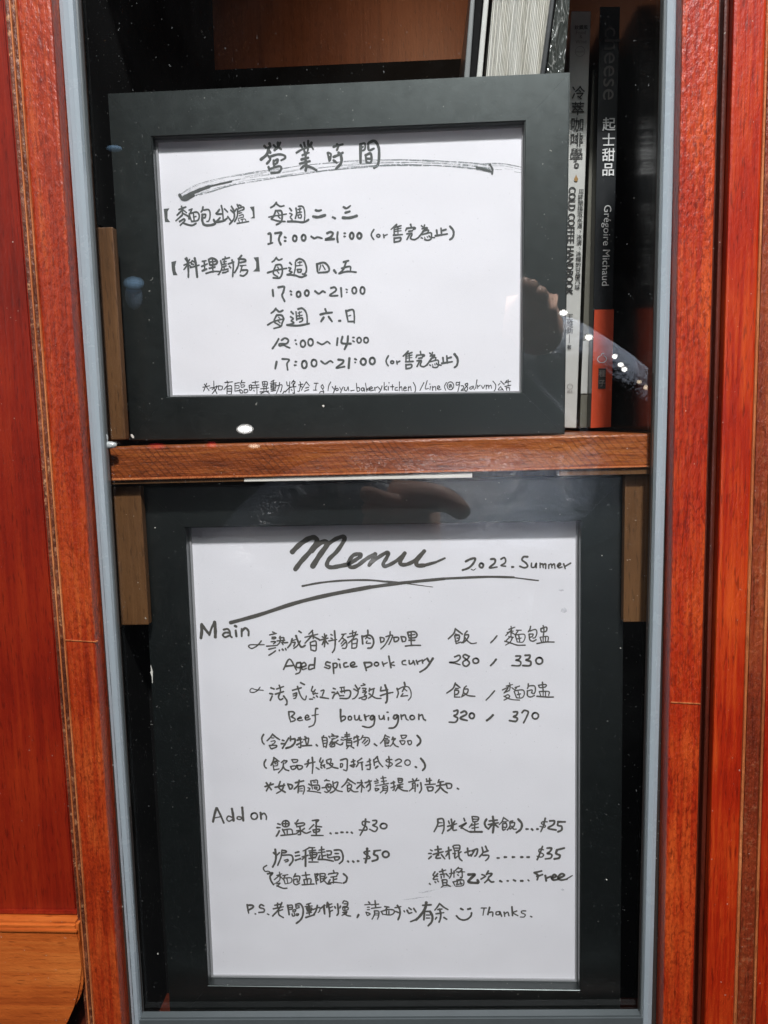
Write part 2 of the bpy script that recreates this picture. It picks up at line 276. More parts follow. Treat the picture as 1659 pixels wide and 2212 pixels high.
# ---------------------------------------------------------------- handwriting, as pen strokes
# each block: origin and step (photograph pixels), pen width, ink, strokes "x,y x,y;..."; 'o x,y,rx,ry' ring; 'p ...' filled shape; 'w n' sets the width
HW_UP = [
 ('title', 1000, 530, .3375, 3.2, 'ink', '''17,16 19,18;23,13 24,16 22,19;w 3.6;22,18 20,26 13,32;w 3;22,20 24,24;w 2.6;28,15 30,17;w 3.4;33,12 33,17 29,21;w 2.6;36,12 34,17 37,20;
 w 3;22,28 24,32 20,37;23,29 33,26 40,27 42,30 37,33;w 2.6;28,33 28,38;28,34 33,32 32,36 29,38;29,38 28,42;22,41 23,45;24,43 35,40 37,43 34,47 25,48;
 w 2.8;60,15 62,18;64,12 65,17;69,10 69,15;73,12 71,17;w 2.4;55,24 62,20 72,17 75,20;64,20 65,24;69,19 68,23;62,27 70,24;w 2.8;61,32 69,30;66,24 66,33;59,37 71,34;w 3.4;66,33 67,40 66,45;w 2.8;65,39 60,43;68,40 74,42 79,45;
 w 2.6;92,24 94,34;93,24 96,26 95,33;93,29 95,29;103,14 105,16;99,17 110,14;105,16 103,21;w 3;99,29 104,27 110,24;w 3.4;105,24 108,28 108,36 102,43;w 3;99,33 103,36;
 w 3.4;131,14 131,36;w 2.4;131,14 136,13 136,20 131,22;132,18 134,17;w 2.8;140,13 141,21 147,19;w 3.2;141,12 147,10 151,14 153,22 152,37 147,42;w 2.8;137,27 138,36;137,27 143,25 144,33 142,36 138,35;138,31 143,31'''),
 ('l1a', 640, 790, .25316, 3.0, 'ink', '''p 6,18 15,17 12,22 12,33 16,39 8,39 7,30;34,14 36,20;30,19 41,15;36,19 27,28;w 2.4;36,18 35,28;37,20 42,24;w 2.8;35,28 25,37;36,25 45,30 46,34;31,38 38,34 39,37 32,44;36,40 44,43 51,44 57,41;w 2.6;46,20 51,18;50,20 47,26;46,26 50,38;49,25 58,23 62,28 60,36 50,38;53,26 54,36;53,31 57,30;
 w 3;68,15 67,20 65,23;w 2.8;69,20 76,19 79,23 79,31 77,37 74,38;w 3.4;67,27 67,37 70,43 78,44 86,42 87,40 85,35;w 2.6;67,27 72,27 71,32 68,32;w 2.8;94,19 91,23 89,26 98,26;97,13 99,22 100,35;102,18 107,23;95,32 89,38;w 3;89,39 100,37 106,33;
 w 2.6;113,14 117,22 117,33 110,42;107,30 113,38;112,20 116,24;121,18 118,22;122,11 124,16;125,12 128,13;123,18 131,15 133,18 130,20;123,19 122,30 118,38;w 1.8;125,22 129,20;125,25 129,24;125,29 131,27 132,30;124,33 132,31;124,35 126,40;128,35 134,34 136,37;130,35 130,39;w 2.4;122,41 140,38;p 142,15 149,14 150,33 143,33 147,30 146,22'''),
 ('l1b', 1060, 790, .25316, 3.0, 'ink', '''18,8 14,13 9,16;18,10 24,14 30,13;17,21 14,29 10,34;10,34 20,37 32,38;17,21 25,21 27,26 27,33 25,39 18,43;w 2.2;6,31 15,29 24,28 34,26;20,23 22,26;21,30 24,33;
 w 3;39,17 42,21;w 2.4;39,25 43,27 40,31 43,36 36,38;w 3;36,38 48,38 61,39 69,35;w 2.6;49,17 50,25 48,33;53,14 59,14 62,19 63,28 62,38;w 2.2;52,19 57,18;55,17 55,24;51,24 58,23;52,28 57,27 57,32 53,32;52,28 53,32;
 w 4;80,20 84,21 89,20;w 4.4;76,30 84,31 95,28;w 3;107,31 111,33;w 3.2;124,15 129,17 135,13;w 3.4;127,24 134,22;w 4;123,32 134,32 145,29'''),
 ('l2', 1040, 880, .25316, 3.6, 'ink', '''13,22 17,22 17,37;w 3;13,38 20,36;w 3.4;24,21 34,20 31,26 30,32 33,39;w 3.2;39,27 41,28;39,33 41,33;w 3.4;o 55,29,3,4.5;o 69,28,3.2,4.5;w 3;81,26 86,29 91,27 98,29;w 3.4;106,21 111,19 115,21 112,27 103,31 117,30;123,19 122,27 123,35;w 3;133,21 135,21;133,26 135,26;w 3.6;o 145,25,3,4.8;o 157,25,3.3,4.3'''),
 ('l2b', 1440, 880, .25316, 2.6, 'ink', '''22,15 18,22 19,27 22,31;o 29,25,2.6,2.1;37,23 38,28;38,25 43,23;
 58,7 49,15;54,12 54,24;57,9 60,12;55,12 65,9;w 2;56,15 65,13;56,18 65,17;60,10 60,22;w 2.8;53,24 67,23;54,28 54,35;54,29 64,28 63,33 54,35;80,7 81,11;74,13 72,17;75,13 86,12 87,14 84,15;77,18 83,17;74,22 82,21;79,22 74,31;82,23 80,29 86,31 92,28;
 w 2.4;97,9 99,11;102,8 101,12;98,14 106,12 105,16;w 3;104,13 97,22 92,28;w 2.4;99,18 108,16 107,20;98,23 111,20 113,24 112,30 107,32 102,31;97,28 99,29;w 1.6;102,27 103,30;106,26 107,28;w 2.4;109,25 111,27 118,28;w 3;121,16 122,24;128,13 129,24;129,17 136,15;119,25 138,22;w 3.6;142,10 147,16 148,22 146,28 142,31'''),
 ('l3a', 660, 1010, .25316, 3.2, 'ink', '''p 10,15 18,13 16,22 17,30 20,36 13,36 11,28;w 2.6;32,10 35,14;39,11 36,16;30,20 42,15;w 3.4;34,9 36,16 37,28 37,39;w 2.6;36,19 30,27;38,20 42,23;w 2.8;43,13 46,15;42,18 45,19;40,24 54,20;w 3.6;47,9 49,20 51,39;
 w 2.6;59,14 65,13;58,22 67,18;62,14 63,28;w 3;59,29 66,26;69,11 71,20;69,11 75,9 82,13 81,18 72,20;w 2.4;75,11 76,20;71,15 80,14;w 2.8;70,25 79,23;75,20 76,31;65,33 76,30 88,30;
 w 2.4;95,7 96,10;91,11 102,8;88,13 90,24 86,33 84,35;w 2.2;92,15 97,14;94,13 94,18;91,19 97,18;92,23 97,21;93,22 94,27;91,28 100,26;95,32 100,29;w 2.8;91,32 96,31;100,18 109,15;106,12 108,20 107,38;102,22 104,24;
 121,5 116,10;116,10 126,11 127,14 119,16;117,11 116,20 113,27 110,32;w 2.4;119,21 128,20;122,21 119,31;w 3.2;121,28 130,28 129,33 124,37 119,36;p 140,8 148,7 150,30 139,30 144,25 144,15'''),
 ('l3b', 1040, 1010, .25316, 3.0, 'ink', '''26,8 22,13 19,15;27,10 30,12 35,10;25,20 22,28 21,33 24,36 28,38;25,20 32,19 35,24 35,33 31,40 21,40;12,32 25,28 42,25;w 2;28,23 30,26;27,29 30,33;
 w 3;47,16 50,19;w 2.4;45,24 49,25 46,29 51,31 43,35;w 3;43,35 55,36 65,39 73,36;w 2.6;56,15 56,24 54,33;w 3;57,13 62,10 69,13 73,22 73,30 70,34 67,34;w 2;60,16 66,15;63,14 63,21;58,21 67,20;w 2.6;59,27 65,27 64,31 60,31;59,27 60,31;
 w 3.2;90,18 91,30;91,18 101,16 108,22 108,30 92,32;w 2.2;96,20 94,28;99,20 103,27;w 3.4;117,28 120,32;w 3;132,15 140,13;136,15 132,26 126,33;129,25 142,22 143,28;125,33 138,30 152,31;
 w 3.4;20,59 21,69;29,55 38,54 37,62 35,68 39,77;w 3;48,61 50,62;49,66 50,67;w 3.2;o 61,66,3.2,4.2;o 74,64,3.2,4.3;w 2.8;87,61 93,65 99,61 103,63;w 3.2;112,56 118,55 120,60 110,68 123,68;128,56 129,70;w 2.6;136,58 138,59;137,63 138,63;w 3;o 149,60,3.4,5;o 162,60,3.4,5.5'''),
 ('l4', 1040, 1200, .27728, 2.8, 'ink', '''23,12 20,16 16,19;24,14 28,17 33,15;24,22 21,28 21,32 29,37;24,22 31,22 34,27 32,33 30,38 20,41;w 2.4;11,36 20,31 35,27;w 1.8;27,25 29,27;26,30 29,33;
 w 2.6;45,17 48,20;w 2.4;44,24 48,27 45,30 49,33 39,36;w 3;39,36 55,37 71,34;w 2.4;52,17 53,29;w 2.8;55,13 61,12 66,17 68,25 68,34;w 2;55,19 60,17;57,17 57,24;54,23 61,22;w 2.4;55,27 61,26 61,30 57,32;
 w 3;94,13 96,18;87,21 95,19 104,18;92,25 88,31;99,24 104,31;w 3;114,30 116,30;w 2.6;124,15 127,31;125,16 134,14 136,22 136,33;w 2;128,23 131,22;w 2.6;127,31 136,31;
 w 2.8;27,56 23,63 18,70;31,58 36,55 41,58 38,63 29,63 28,66 34,65 38,67 43,69;w 2.6;51,58 52,58;52,63 53,64;w 2.6;o 62,63,3.5,4.8;o 73,61,3.6,5;83,61 90,64 97,60 101,63;w 3;112,55 111,65;119,53 118,62 131,63;127,52 126,62 122,71;w 2.6;134,54 136,54;134,59 136,60;o 143,58,3,3.8;o 153,58,3.2,3.8;
 w 3;24,89 22,99;32,85 42,86 39,92 40,101;w 2.8;51,89 53,89;50,94 52,94;w 3;o 64,93,3.6,5.4;o 78,91,3.8,5;w 2.6;88,88 94,92 101,88 105,90;w 3;113,86 120,87 119,91 110,98 122,96;w 3.4;129,84 128,98;w 2.6;137,85 139,86;137,90 138,90;w 3;o 149,89,3.8,4.6;o 162,88,3.8,4.8'''),
 ('note_a', 780, 1480, .31344, 1.15, 'pen', '''15,17 11,27;10,22 19,20;12,18 18,26;24,14 24,22 22,25;24,22 28,30;19,23 29,21;28,20 27,24 22,30;30,20 30,25;30,20 35,21 34,25 30,25;
 38,16 48,15;41,14 42,18 37,25;41,21 41,31;41,21 46,20 47,24 46,31 43,31;41,24 46,24;41,27 46,27;51,17 51,27;51,17 57,16;52,20 56,20 56,23 52,23;51,27 57,26;60,13 58,18;59,16 64,16;59,19 63,19 63,21 59,22 59,19;57,25 58,29 61,29 60,26 57,25;63,25 63,29 67,28 67,25 63,25;
 69,20 70,26;69,20 72,19 72,25 70,26;70,22 72,22;73,16 81,15;77,14 77,18;72,20 82,19;73,23 82,22;79,19 79,32 77,32;75,26 76,27;86,15 87,21;86,15 92,15 92,20 87,21;87,18 92,18;89,15 89,20;84,24 94,23;88,21 88,26;91,21 91,26;83,28 94,27;88,28 83,31;91,27 95,30;
 101,13 97,15;96,17 104,16;97,19 97,23;97,19 103,18 103,22 97,23;97,21 103,20;100,14 100,26;97,25 103,24;97,27 103,26;105,20 111,19 110,26 109,28;108,16 107,22 103,32;114,27 112,30;117,15 118,20 121,19;121,15 120,29;120,23 115,28;126,13 123,17;124,15 128,15 125,20;125,18 127,17;121,22 129,21;126,20 127,30 125,29;123,25 124,26;
 134,15 135,17;132,19 138,18;135,18 133,27 131,27;135,21 137,22 136,26;142,15 138,22;142,15 146,20;141,23 145,22;140,27 145,25'''),
 ('note_b', 1240, 1480, .27728, 1.3, 'pen', '''6,19 12,19;9,19 8,29;5,29 10,29;18,21 16,24 18,27 20,25 18,21;18,27 20,31;o 17,33,3,2;30,17 27,23 26,30;32,24 35,28;37,23 35,30 33,35;o 39,28,1.8,1.8;43,25 45,29;48,24 45,30 44,35;50,25 50,29 53,29 55,24 56,30;59,30 64,29;67,19 68,30 71,30 72,27 70,25 68,26;78,26 75,26 74,29 77,30 78,26 79,31;80,19 82,31;87,25 82,28 86,29;86,28 90,26 88,24 86,27 87,30 92,29;93,25 94,30;94,26 98,24;99,25 101,28;104,23 102,29 99,33;107,18 107,29;111,23 107,26 111,29;113,24 113,29;114,18 114,19;119,21 119,29;116,24 121,24;126,25 123,26 123,29 127,29;129,17 129,30;129,26 132,24 133,30;135,27 139,26 137,24 135,27 136,30 140,29;142,24 142,30;142,26 145,24 146,30;149,18 152,24 152,30 150,33'''),
 ('note_c', 1640, 1400, .2652, 1.4, 'pen', '''21,49 15,61;26,46 23,58 28,58;30,51 30,52;31,55 30,60;34,55 34,61;34,57 38,55 39,61;42,58 45,56 43,54 41,57 43,60 47,59;55,49 52,55 54,61;o 61,54,5,6;62,52 59,53 60,57 62,53 64,58;74,49 70,49 70,53 74,52;75,48 74,55 72,63;77,54 80,54 81,57 77,61 82,60;87,50 83,52 87,57 85,62 82,59 87,53 86,50;93,55 90,57 91,59 94,58 95,54 97,60;101,45 99,58;102,53 102,58;103,55 106,53;108,54 110,58 113,53;115,53 115,59;115,55 118,53 119,58;119,55 122,53 123,58;125,47 129,52 129,58 127,62;133,53 136,50;137,47 142,52;137,55 133,60 139,60;138,57 141,61;146,46 143,50;144,49 152,47;148,45 148,53;143,55 152,53;145,57 146,61;145,57 150,57 150,61'''),
]
HW_LOW = [
 ('menu', 1140, 2130, .40989, 4.8, 'inkb', '''7,19 14,12 23,6 29,5 31,9 25,18 16,28 10,36;27,33 34,22 41,12 39,9 33,11 26,18;w 4;41,12 50,6 57,4 58,7 51,18 43,26 41,32 45,34 52,33 62,31;w 3.6;62,31 70,26 74,23 73,21 67,22 63,27 62,31 65,34 71,32 79,26 86,22;w 4;88,21 86,26 82,32;w 3.6;83,30 90,25 98,20 101,20 99,25 96,30 97,33 103,31 111,26 117,20;117,20 113,27 113,31 119,31 127,27 136,18;w 4;136,18 129,27 129,32 136,32;w 3.2;136,32 147,29;w 2;146,29.5 156,25'''),
 ('underline', 0, 0, 1.8517, .40, 'inkb', '''65.3,126.6 69.0,125.9 74.0,125.4 79.5,125.3 84.0,125.7;w 0.41;83.5,125.6 88.0,126.0;w 0.20;87.5,126.0 93.5,126.8;w 0.84;49.8,134.5 56.0,132.8 64.0,130.2 71.5,128.4 80.0,126.8;w 0.73;79.5,126.9 87.0,125.9 96.0,125.0;w 0.54;95.5,125.0 105.0,124.6 111.0,124.7;w 0.27;110.5,124.7 116.3,125.4'''),
 ('date', 1800, 2180, .31344, 2.6, 'inkb', '''20,21 26,18 32,17 30,23 24,29 16,32;w 1.2;27,31 30,32 33,30;w 2.6;o 40,26,2.5,2.8;52,18 57,18 57,23 50,29 60,28;w 2.2;65,18 69,16 71,19 70,23 65,26 71,27;w 2.4;79,28 81,28;99,15 94,15 92,19 97,23 99,27 95,29 89,27;w 2;104,23 104,28 108,28 110,23 110,29;115,23 115,29;115,25 118,24 119,29;119,25 122,24 122,30;126,25 126,30;126,26 129,24 130,29;130,26 133,24 134,30;138,27 141,25 140,23 137,26 139,29 143,28;145,24 147,30;147,27 154,23'''),
 ('main', 780, 2440, .30139, 4.2, 'inkb', '''9,19 9,28 8,37;w 3.6;9,19 14,26 19,32;w 3;19,33 22,24 26,15;w 4.2;26,16 27,26 27,36;w 2.6;38,26 43,25 46,28 47,34 49,36;46,30 40,30 37,33 40,36 45,34;w 3.4;53,21 55,22;w 3;54,27 55,35;62,25 62,35;62,28 67,24 71,28 71,34;
 w 1.8;88,41 84,46 80,49 75,51 71,48 74,46 80,46 92,46;w 2;103,29 107,31;99,33 108,31;102,36 107,36 106,38 102,38;101,42 107,42 104,45;95,48 108,47;98,52 107,50;109,41 119,40;113,35 113,42 109,47;112,37 118,37 117,43 123,43;115,43 117,46;107,54 103,57 98,60;w 2.4;112,53 112,54;116,52 117,53;120,51 121,53;
 w 2.4;138,28 141,30;129,38 127,45 123,50;w 1.8;128,41 134,39;130,43 133,43 131,48;w 2.4;134,34 137,42 141,49 146,47;w 1.8;140,41 136,47 131,51;w 2;156,27 151,32;146,36 163,32;156,29 157,38;156,33 146,44;157,35 165,39;153,43 154,53;153,43 160,41 161,48 160,54 155,53;154,47 160,47'''),
 ('curry', 1260, 2500, .28933, 2.2, 'inkb', '''10,16 13,18;16,14 14,18;6,21 18,18;13,12 14,20 13,30;13,21 10,27;14,21 18,26;22,13 24,14;22,18 24,19;19,22 30,20;w 2.6;27,8 28,22 27,33 24,38;
 w 2;37,13 43,12;40,13 37,18 33,23;38,18 43,22 44,28 42,32 38,32;41,20 36,26;42,24 37,29;48,12 56,10;52,8 52,16;45,17 59,13;57,9 53,18 46,25;51,20 51,32;51,21 58,19 58,26 57,31 52,32;52,26 58,25;
 w 2.4;65,15 66,26;66,16 75,14 80,18 81,25 78,31 73,32;73,7 73,13 70,19;w 1.8;72,17 77,19 75,18;72,22 71,25 77,25;
 w 2.2;90,17 91,24;90,17 95,18 95,22 91,24;98,16 107,14 105,21 102,27;104,9 103,16 97,27 91,33;109,17 110,23 115,21 115,17 109,17;119,16 121,23;119,16 125,17 125,22 121,23;128,10 130,18;128,10 137,9 141,13 139,17 131,18;133,11 133,25 134,28;131,14 138,13;130,21 138,21;125,29 135,28 146,28;
 w 2.4;21,52 16,51 15,55 21,57 19,60 13,58;25,53 26,67;25,53 30,53 30,58 26,59;w 2;32,47 34,48;w 2.4;34,54 35,59;44,52 40,53 41,58 46,57;50,56 55,54 53,51 49,54 51,58 58,57;w 2.8;68,52 71,63;68,52 77,52 78,56 71,59;w 2.2;o 85,54,3,2.6;93,51 95,57;95,54 100,52;w 2.6;102,43 105,59;w 2.2;109,51 104,54 110,56;
 125,49 121,50 121,54 126,55;130,49 131,54 135,52 136,49 138,55;140,49 142,54;142,51 146,49;148,48 149,53;149,50 153,47;w 2.8;155,46 158,51;163,46 158,54 153,60 145,65'''),
 ('aged', 0, 2048, .92586, .75, 'inkb', '''122.5,68 125.1,63.5 128.1,68.3;123.4,66.6 126.4,66.3;129.8,65 128.3,65.3 128.1,67 129.8,67 130.0,65 129.6,69 127.7,70;130.4,67 132.2,66.3 131.5,65 130.2,66 130.7,68 132.4,67.5;135.4,66 133.7,66.2 133.5,68 135.4,67.5;136.1,63 135.8,67.5'''),
 ('price1', 1740, 2480, .31344, 2.0, 'inkb', '''w 2.2;26,11 24,17 17,24;27,12 35,18;w 1.8;26,18 31,19;25,20 27,30;25,20 31,20 30,26 26,27;28,23 30,23;27,30 33,28;41,14 38,18 37,26 34,29;38,19 43,19 41,24 36,29;38,22 42,27 47,30 53,29;w 2;79,20 75,25 71,29;
 w 1.6;97,8 98,14;94,12 102,9;92,16 100,14;97,13 90,20;97,14 97,22;98,16 103,19;94,21 100,22;95,22 91,26;99,22 96,28 90,32;w 1.9;89,27 96,29 105,32 115,32;w 1.6;104,13 110,13;106,14 103,18;102,18 105,28;103,19 113,18 115,22 112,28 105,28;107,20 108,27;105,24 110,23;
 w 1.8;122,8 121,12 119,15;121,14 128,12 130,16 128,22 125,23;120,18 125,18 124,21 121,22;120,18 121,25 125,27 129,25;135,11 142,9 142,14 136,15 135,11;138,7 139,13 138,22;w 1.5;134,22 136,28;134,22 144,21 144,27;138,22 138,27;141,22 141,27;w 1.8;130,30 141,28 152,28;
 w 2.2;25,47 31,45 32,49 27,53 18,54 25,55 32,57;43,46 38,44 36,47 41,51 44,55 40,59 36,57 36,53 41,50 44,46;o 52,52,3.7,3.2;w 2.4;78,50 75,54 71,58;103,46 109,46 107,50 103,51 109,53 108,58 98,58;115,45 121,45 120,49 116,51 122,53 121,58 112,58;o 133,52,4.3,4.2'''),
 ('beef', 980, 2700, .25316, 1.6, 'inkb', '''24,19 20,24 15,27 9,27 8,24 11,21 17,23 29,24;w 2.6;41,20 46,22;39,29 44,30;43,33 40,40;54,16 56,22 55,30;50,22 61,18;48,30 61,26;55,28 53,35 56,39 60,37;61,33 66,40 66,46 64,47;
 88,12 94,15;75,24 89,20;83,18 86,28 90,36 95,39 97,33;w 2.2;76,30 82,28 80,32 76,33;82,31 80,36 77,37;w 2.4;107,18 105,25 110,26;111,23 107,29 115,29;108,31 111,28;102,38 107,38;108,35 110,36;113,33 115,35;120,25 125,24 122,33;w 2.8;119,35 132,37;
 w 2.6;69,58 70,66 72,73;69,58 76,58 78,61 73,66;73,66 79,69 78,72 72,74;w 2.2;83,69 89,68 87,66 83,70 86,72 91,71;95,68 101,66 98,63 95,67 97,71 103,69;w 2.8;115,53 112,53 111,62 111,72 108,79 101,82;w 2;106,64 116,62'''),
 ('bourg', 1320, 2700, .26522, 2.4, 'inkb', '''5,20 8,21;3,26 7,26;12,27 7,29 4,35;w 2;15,19 22,18;17,19 18,27;21,19 22,27;11,25 15,32;w 2.4;16,25 29,23 31,29 27,35 15,35;w 2;16,31 21,31;w 2.4;38,15 42,22 42,28 38,34 34,36;36,21 41,24;45,19 41,24;w 2;50,13 53,14;47,16 53,15;49,20 54,20 53,23 50,23;49,26 55,25 52,29;44,35 55,31;52,29 55,34 52,37 48,36;w 2.4;60,20 59,25;59,23 67,20;66,21 64,30 58,35;59,28 66,33 71,35 77,35;
 77,18 76,24;77,24 87,22;76,31 85,28 95,26;w 3;83,15 86,25 86,38 84,42;w 2.6;101,20 103,27 101,34;w 2;102,22 110,18 118,18 122,25 122,33 118,38;w 2.6;112,11 113,17 109,25;w 2;111,20 116,24;110,28 107,32;107,32 117,31;
 w 3;16,52 16,62 17,70;w 2.4;17,63 22,62 23,66 17,70;o 30,65,2.6,3;37,61 38,67 42,67 44,61;44,61 45,68 48,68;w 3;52,60 54,68;w 2.4;54,63 59,61;w 2.8;65,61 62,62 61,66 64,67 67,62 67,70 65,76 58,79 49,77;w 2.4;74,61 75,66 79,66 81,61;81,61 82,67;88,64 88,68;86,56 88,56;w 2.6;101,60 97,61 96,65 99,66 103,61 102,72 97,79 89,80;w 2.4;107,60 108,67;108,62 113,60 115,66 118,68;w 2.6;o 124,64,3.4,3.2;134,59 134,67;134,62 139,60 141,66 144,68'''),
 ('price2', 1740, 2700, .31344, 1.9, 'inkb', '''w 2.2;26,10 23,17 15,23;27,12 32,16;w 1.8;26,17 30,17;25,20 25,28;25,19 30,20 29,24 25,25;25,28 32,28;40,14 37,17 36,23 34,28;37,18 42,18 41,23 35,27;36,22 42,26 51,27;w 2;76,20 70,27 65,32;
 w 1.6;95,10 96,15;91,14 99,12;96,14 86,19;93,17 88,23;96,15 95,20;98,16 103,20;94,20 88,23;89,27 93,25 95,28 88,32;w 1.8;88,27 97,31 108,32;w 1.6;102,16 108,14;104,16 102,19;101,21 104,29;102,20 112,19 114,24 111,29 104,29;106,21 108,28;105,25 109,24;
 w 1.8;119,11 119,14;118,17 120,14 127,14 128,20 126,24 123,22;119,20 124,19 123,23;118,20 118,26 122,28 127,26;132,13 141,12 141,15 134,16 132,13;137,9 138,20;w 1.5;133,21 135,27;133,21 145,21 145,26;138,21 138,27;141,21 141,27;w 1.8;130,27 142,28 151,28;
 w 2.4;24,46 29,45 28,50 24,52 29,55 26,60 18,60;33,48 38,46 40,50 32,55 41,58;o 47,52,3.2,3.5;w 2.8;74,51 70,55 66,58;w 2.4;100,47 105,47 104,51 100,53 105,55 103,59 95,58;111,48 114,45 119,47 117,53 113,61;o 128,52,4,4'''),
 ('salad', 1020, 2910, .22906, 3.2, 'inkb', '''15,12 12,18 13,25 16,29;w 2.8;31,11 27,17 21,23;31,12 37,17 43,21;w 2.2;29,18 33,18;28,24 35,23 34,27 30,29;w 2.6;25,31 28,37;26,31 37,31 37,34 29,37;w 3;48,22 51,23;46,28 52,28;59,18 53,28 48,36;62,15 62,23;w 3.4;64,20 70,20 69,27 63,33 54,36;
 w 3;76,18 80,19;74,22 82,20;79,17 80,34 76,34;73,30 83,25;w 2.8;87,16 90,18;85,21 93,18;88,21 90,30;94,19 92,30;83,32 99,31;w 3.2;107,30 109,32;w 2.4;120,14 118,17;117,17 120,34;117,17 125,18 126,25 124,35;119,23 125,22;119,28 125,27;120,33 124,33;
 134,11 138,14;129,15 131,18;133,15 145,15 142,18;134,20 140,19;137,19 131,27;134,24 138,27 139,32 133,34;136,25 130,30;138,27 131,33;145,22 140,26;139,25 148,30 153,29;
 w 3;19,56 16,62 17,68 20,71;w 2.6;33,52 32,58 28,66;34,53 42,59;w 2.2;34,59 38,58;31,61 33,74;32,61 39,60 39,66 33,67;35,63 37,63;33,74 42,72;w 2.6;51,57 46,61;50,58 56,58 53,62;w 2.8;50,62 48,71 41,79;49,68 53,73 59,75;
 w 2.6;64,56 67,61;64,56 74,56 73,60 67,61;62,68 65,73 71,71 70,67 62,68;73,66 76,73 82,71 82,67 73,66;w 2.8;94,56 91,60;87,64 105,60;93,58 93,64 90,69;w 3;100,52 101,65 100,80;w 2.8;115,53 113,60 119,60;119,57 115,66 122,65;107,70 112,73;115,69 117,71;120,67 122,70;125,57 126,63;127,56 133,55 132,62 136,63 133,69 125,72;128,62 136,69 145,71'''),
 ('pickle', 1360, 2910, .24111, 2.4, 'inkb', '''3,16 6,17;2,20 6,21;5,25 2,28;11,8 12,18;8,12 16,11;8,15 16,14;8,20 19,18;11,21 11,31;11,22 19,22 19,30;12,25 19,25;12,30 19,30;14,31 11,35;18,31 23,34;w 2.8;24,16 23,19;24,16 31,15;23,24 33,20;28,13 30,22 29,30;w 2.4;38,13 35,19;37,16 47,17 49,23 46,28 42,30;42,19 37,25;46,21 40,27;
 w 2.8;57,27 61,30;w 2.2;75,12 72,20 67,26;75,13 82,16;75,18 79,18;74,21 75,31;74,21 81,21 80,26 75,27;76,24 80,24;75,31 81,30;w 2.4;88,16 86,20;86,20 92,18 90,21;89,20 87,27 83,31;88,25 92,30 97,32;w 2.2;101,13 103,18;101,13 110,13 108,17 103,18;99,22 103,28 107,26 107,22 99,22;112,22 114,28 118,27 118,22 112,22;w 3.2;128,13 133,19 133,25 128,30;
 w 2.8;1,54 11,52 12,62 11,71 6,70;w 2.2;1,60 1,66 4,64 4,60 1,60;w 2.6;19,57 25,55;17,63 25,61;w 2.8;22,53 23,65 17,63;w 2.6;36,51 29,56;29,56 30,60 27,65;30,59 38,57;w 3;36,58 37,70;w 2.4;45,57 51,54;43,63 51,61;w 2.8;49,52 50,68 45,69;w 2.6;62,48 57,53;56,53 57,63;57,58 62,56;62,50 65,58 71,65;w 3;59,67 63,64;
 w 2.6;81,48 82,58 80,68;w 2.2;86,53 78,53 77,56 86,59 86,62 81,65 76,62;92,55 98,52 102,56 92,63 102,64;o 112,58,4.6,4.6;w 3.4;125,65 127,66;134,51 140,59 141,66 137,71'''),
 ('allergy', 1040, 3080, .25316, 2.8, 'inkb', '''8,26 21,22;10,20 18,31;17,20 10,33;32,18 30,28 40,35;24,27 39,24;38,22 35,31 26,37;44,22 47,30;44,22 51,24 50,29 47,30;56,20 69,17;62,16 60,24 54,30;61,26 60,36;w 2.4;62,26 69,25 70,32 68,38;w 1.8;62,30 67,29;62,33 67,33;w 2.6;77,22 80,24;w 2.2;76,28 79,29 77,32;75,33 86,34 96,36;80,17 83,30;81,17 90,16 91,21;85,19 88,19;w 2.4;83,24 93,24 94,30 91,32;86,27 90,27 89,30 86,29;
 105,15 102,17;104,16 110,17;98,28 113,26;106,22 104,27 108,33;106,22 112,23 111,31 106,35 102,34;107,24 109,28;115,18 116,25;116,21 123,19 121,27 117,33 111,36;115,26 122,32 130,34;w 2.6;139,14 135,21 129,27;140,15 146,19 151,22;w 2;139,20 142,21;w 2.4;138,24 139,34 143,31;138,24 144,23 144,28 139,29;142,29 148,34 155,34'''),
 ('notify', 1440, 3080, .25316, 2.6, 'inkb', '''-4,20 4,20;2,16 3,25 2,35;1,23 -5,29;3,24 7,28;8,20 18,17;14,16 16,22 16,30 13,33;14,22 10,27;w 2.2;26,14 28,16;23,18 29,17;24,21 29,20;25,25 29,24;24,29 30,30 25,33 24,29;33,13 41,12;36,10 38,22;34,18 42,17;31,24 45,21;36,26 36,32 32,36;37,26 43,25 43,33 40,37;37,29 42,29;37,32 42,32;
 w 2.6;49,21 55,19;53,18 54,30 52,32;49,28 56,25;w 2.4;60,13 61,20;61,13 67,14 66,19 62,20;62,16 66,16;59,24 68,22;63,23 63,28;63,27 67,27;61,25 56,33;61,28 68,32 75,33;83,14 85,17;90,13 87,18;77,19 93,16;83,21 83,28 78,33;83,21 87,21 87,34;w 1.8;83,25 87,25;83,29 87,28;w 2.8;91,23 91,26;96,20 97,30 94,36;
 w 2.6;105,14 106,18;105,18 113,16;110,13 110,22;103,23 119,22;106,27 108,33;106,27 115,27 114,32 108,33;125,15 123,20;124,19 132,18;121,25 134,23;w 3;127,19 126,28 119,36;128,28 133,33 138,36;w 2.8;136,21 138,29;136,21 144,22 144,28 138,29;w 3;154,29 156,30'''),
 ('addon', 820, 3200, .22906, 4.6, 'inkb', '''20,14 17,24 14,38;w 3.6;21,14 27,26 33,40;w 2;18,31 27,29;w 2.6;47,30 41,28 38,33 42,37 48,34;w 4.2;47,15 49,26 50,36;w 2.6;64,30 58,29 56,32 60,34 65,32;w 4.2;65,13 66,24 67,36;w 3;o 86,28,5.6,5.6;w 3.8;97,22 98,33;w 3;98,26 103,23 107,28 107,34'''),
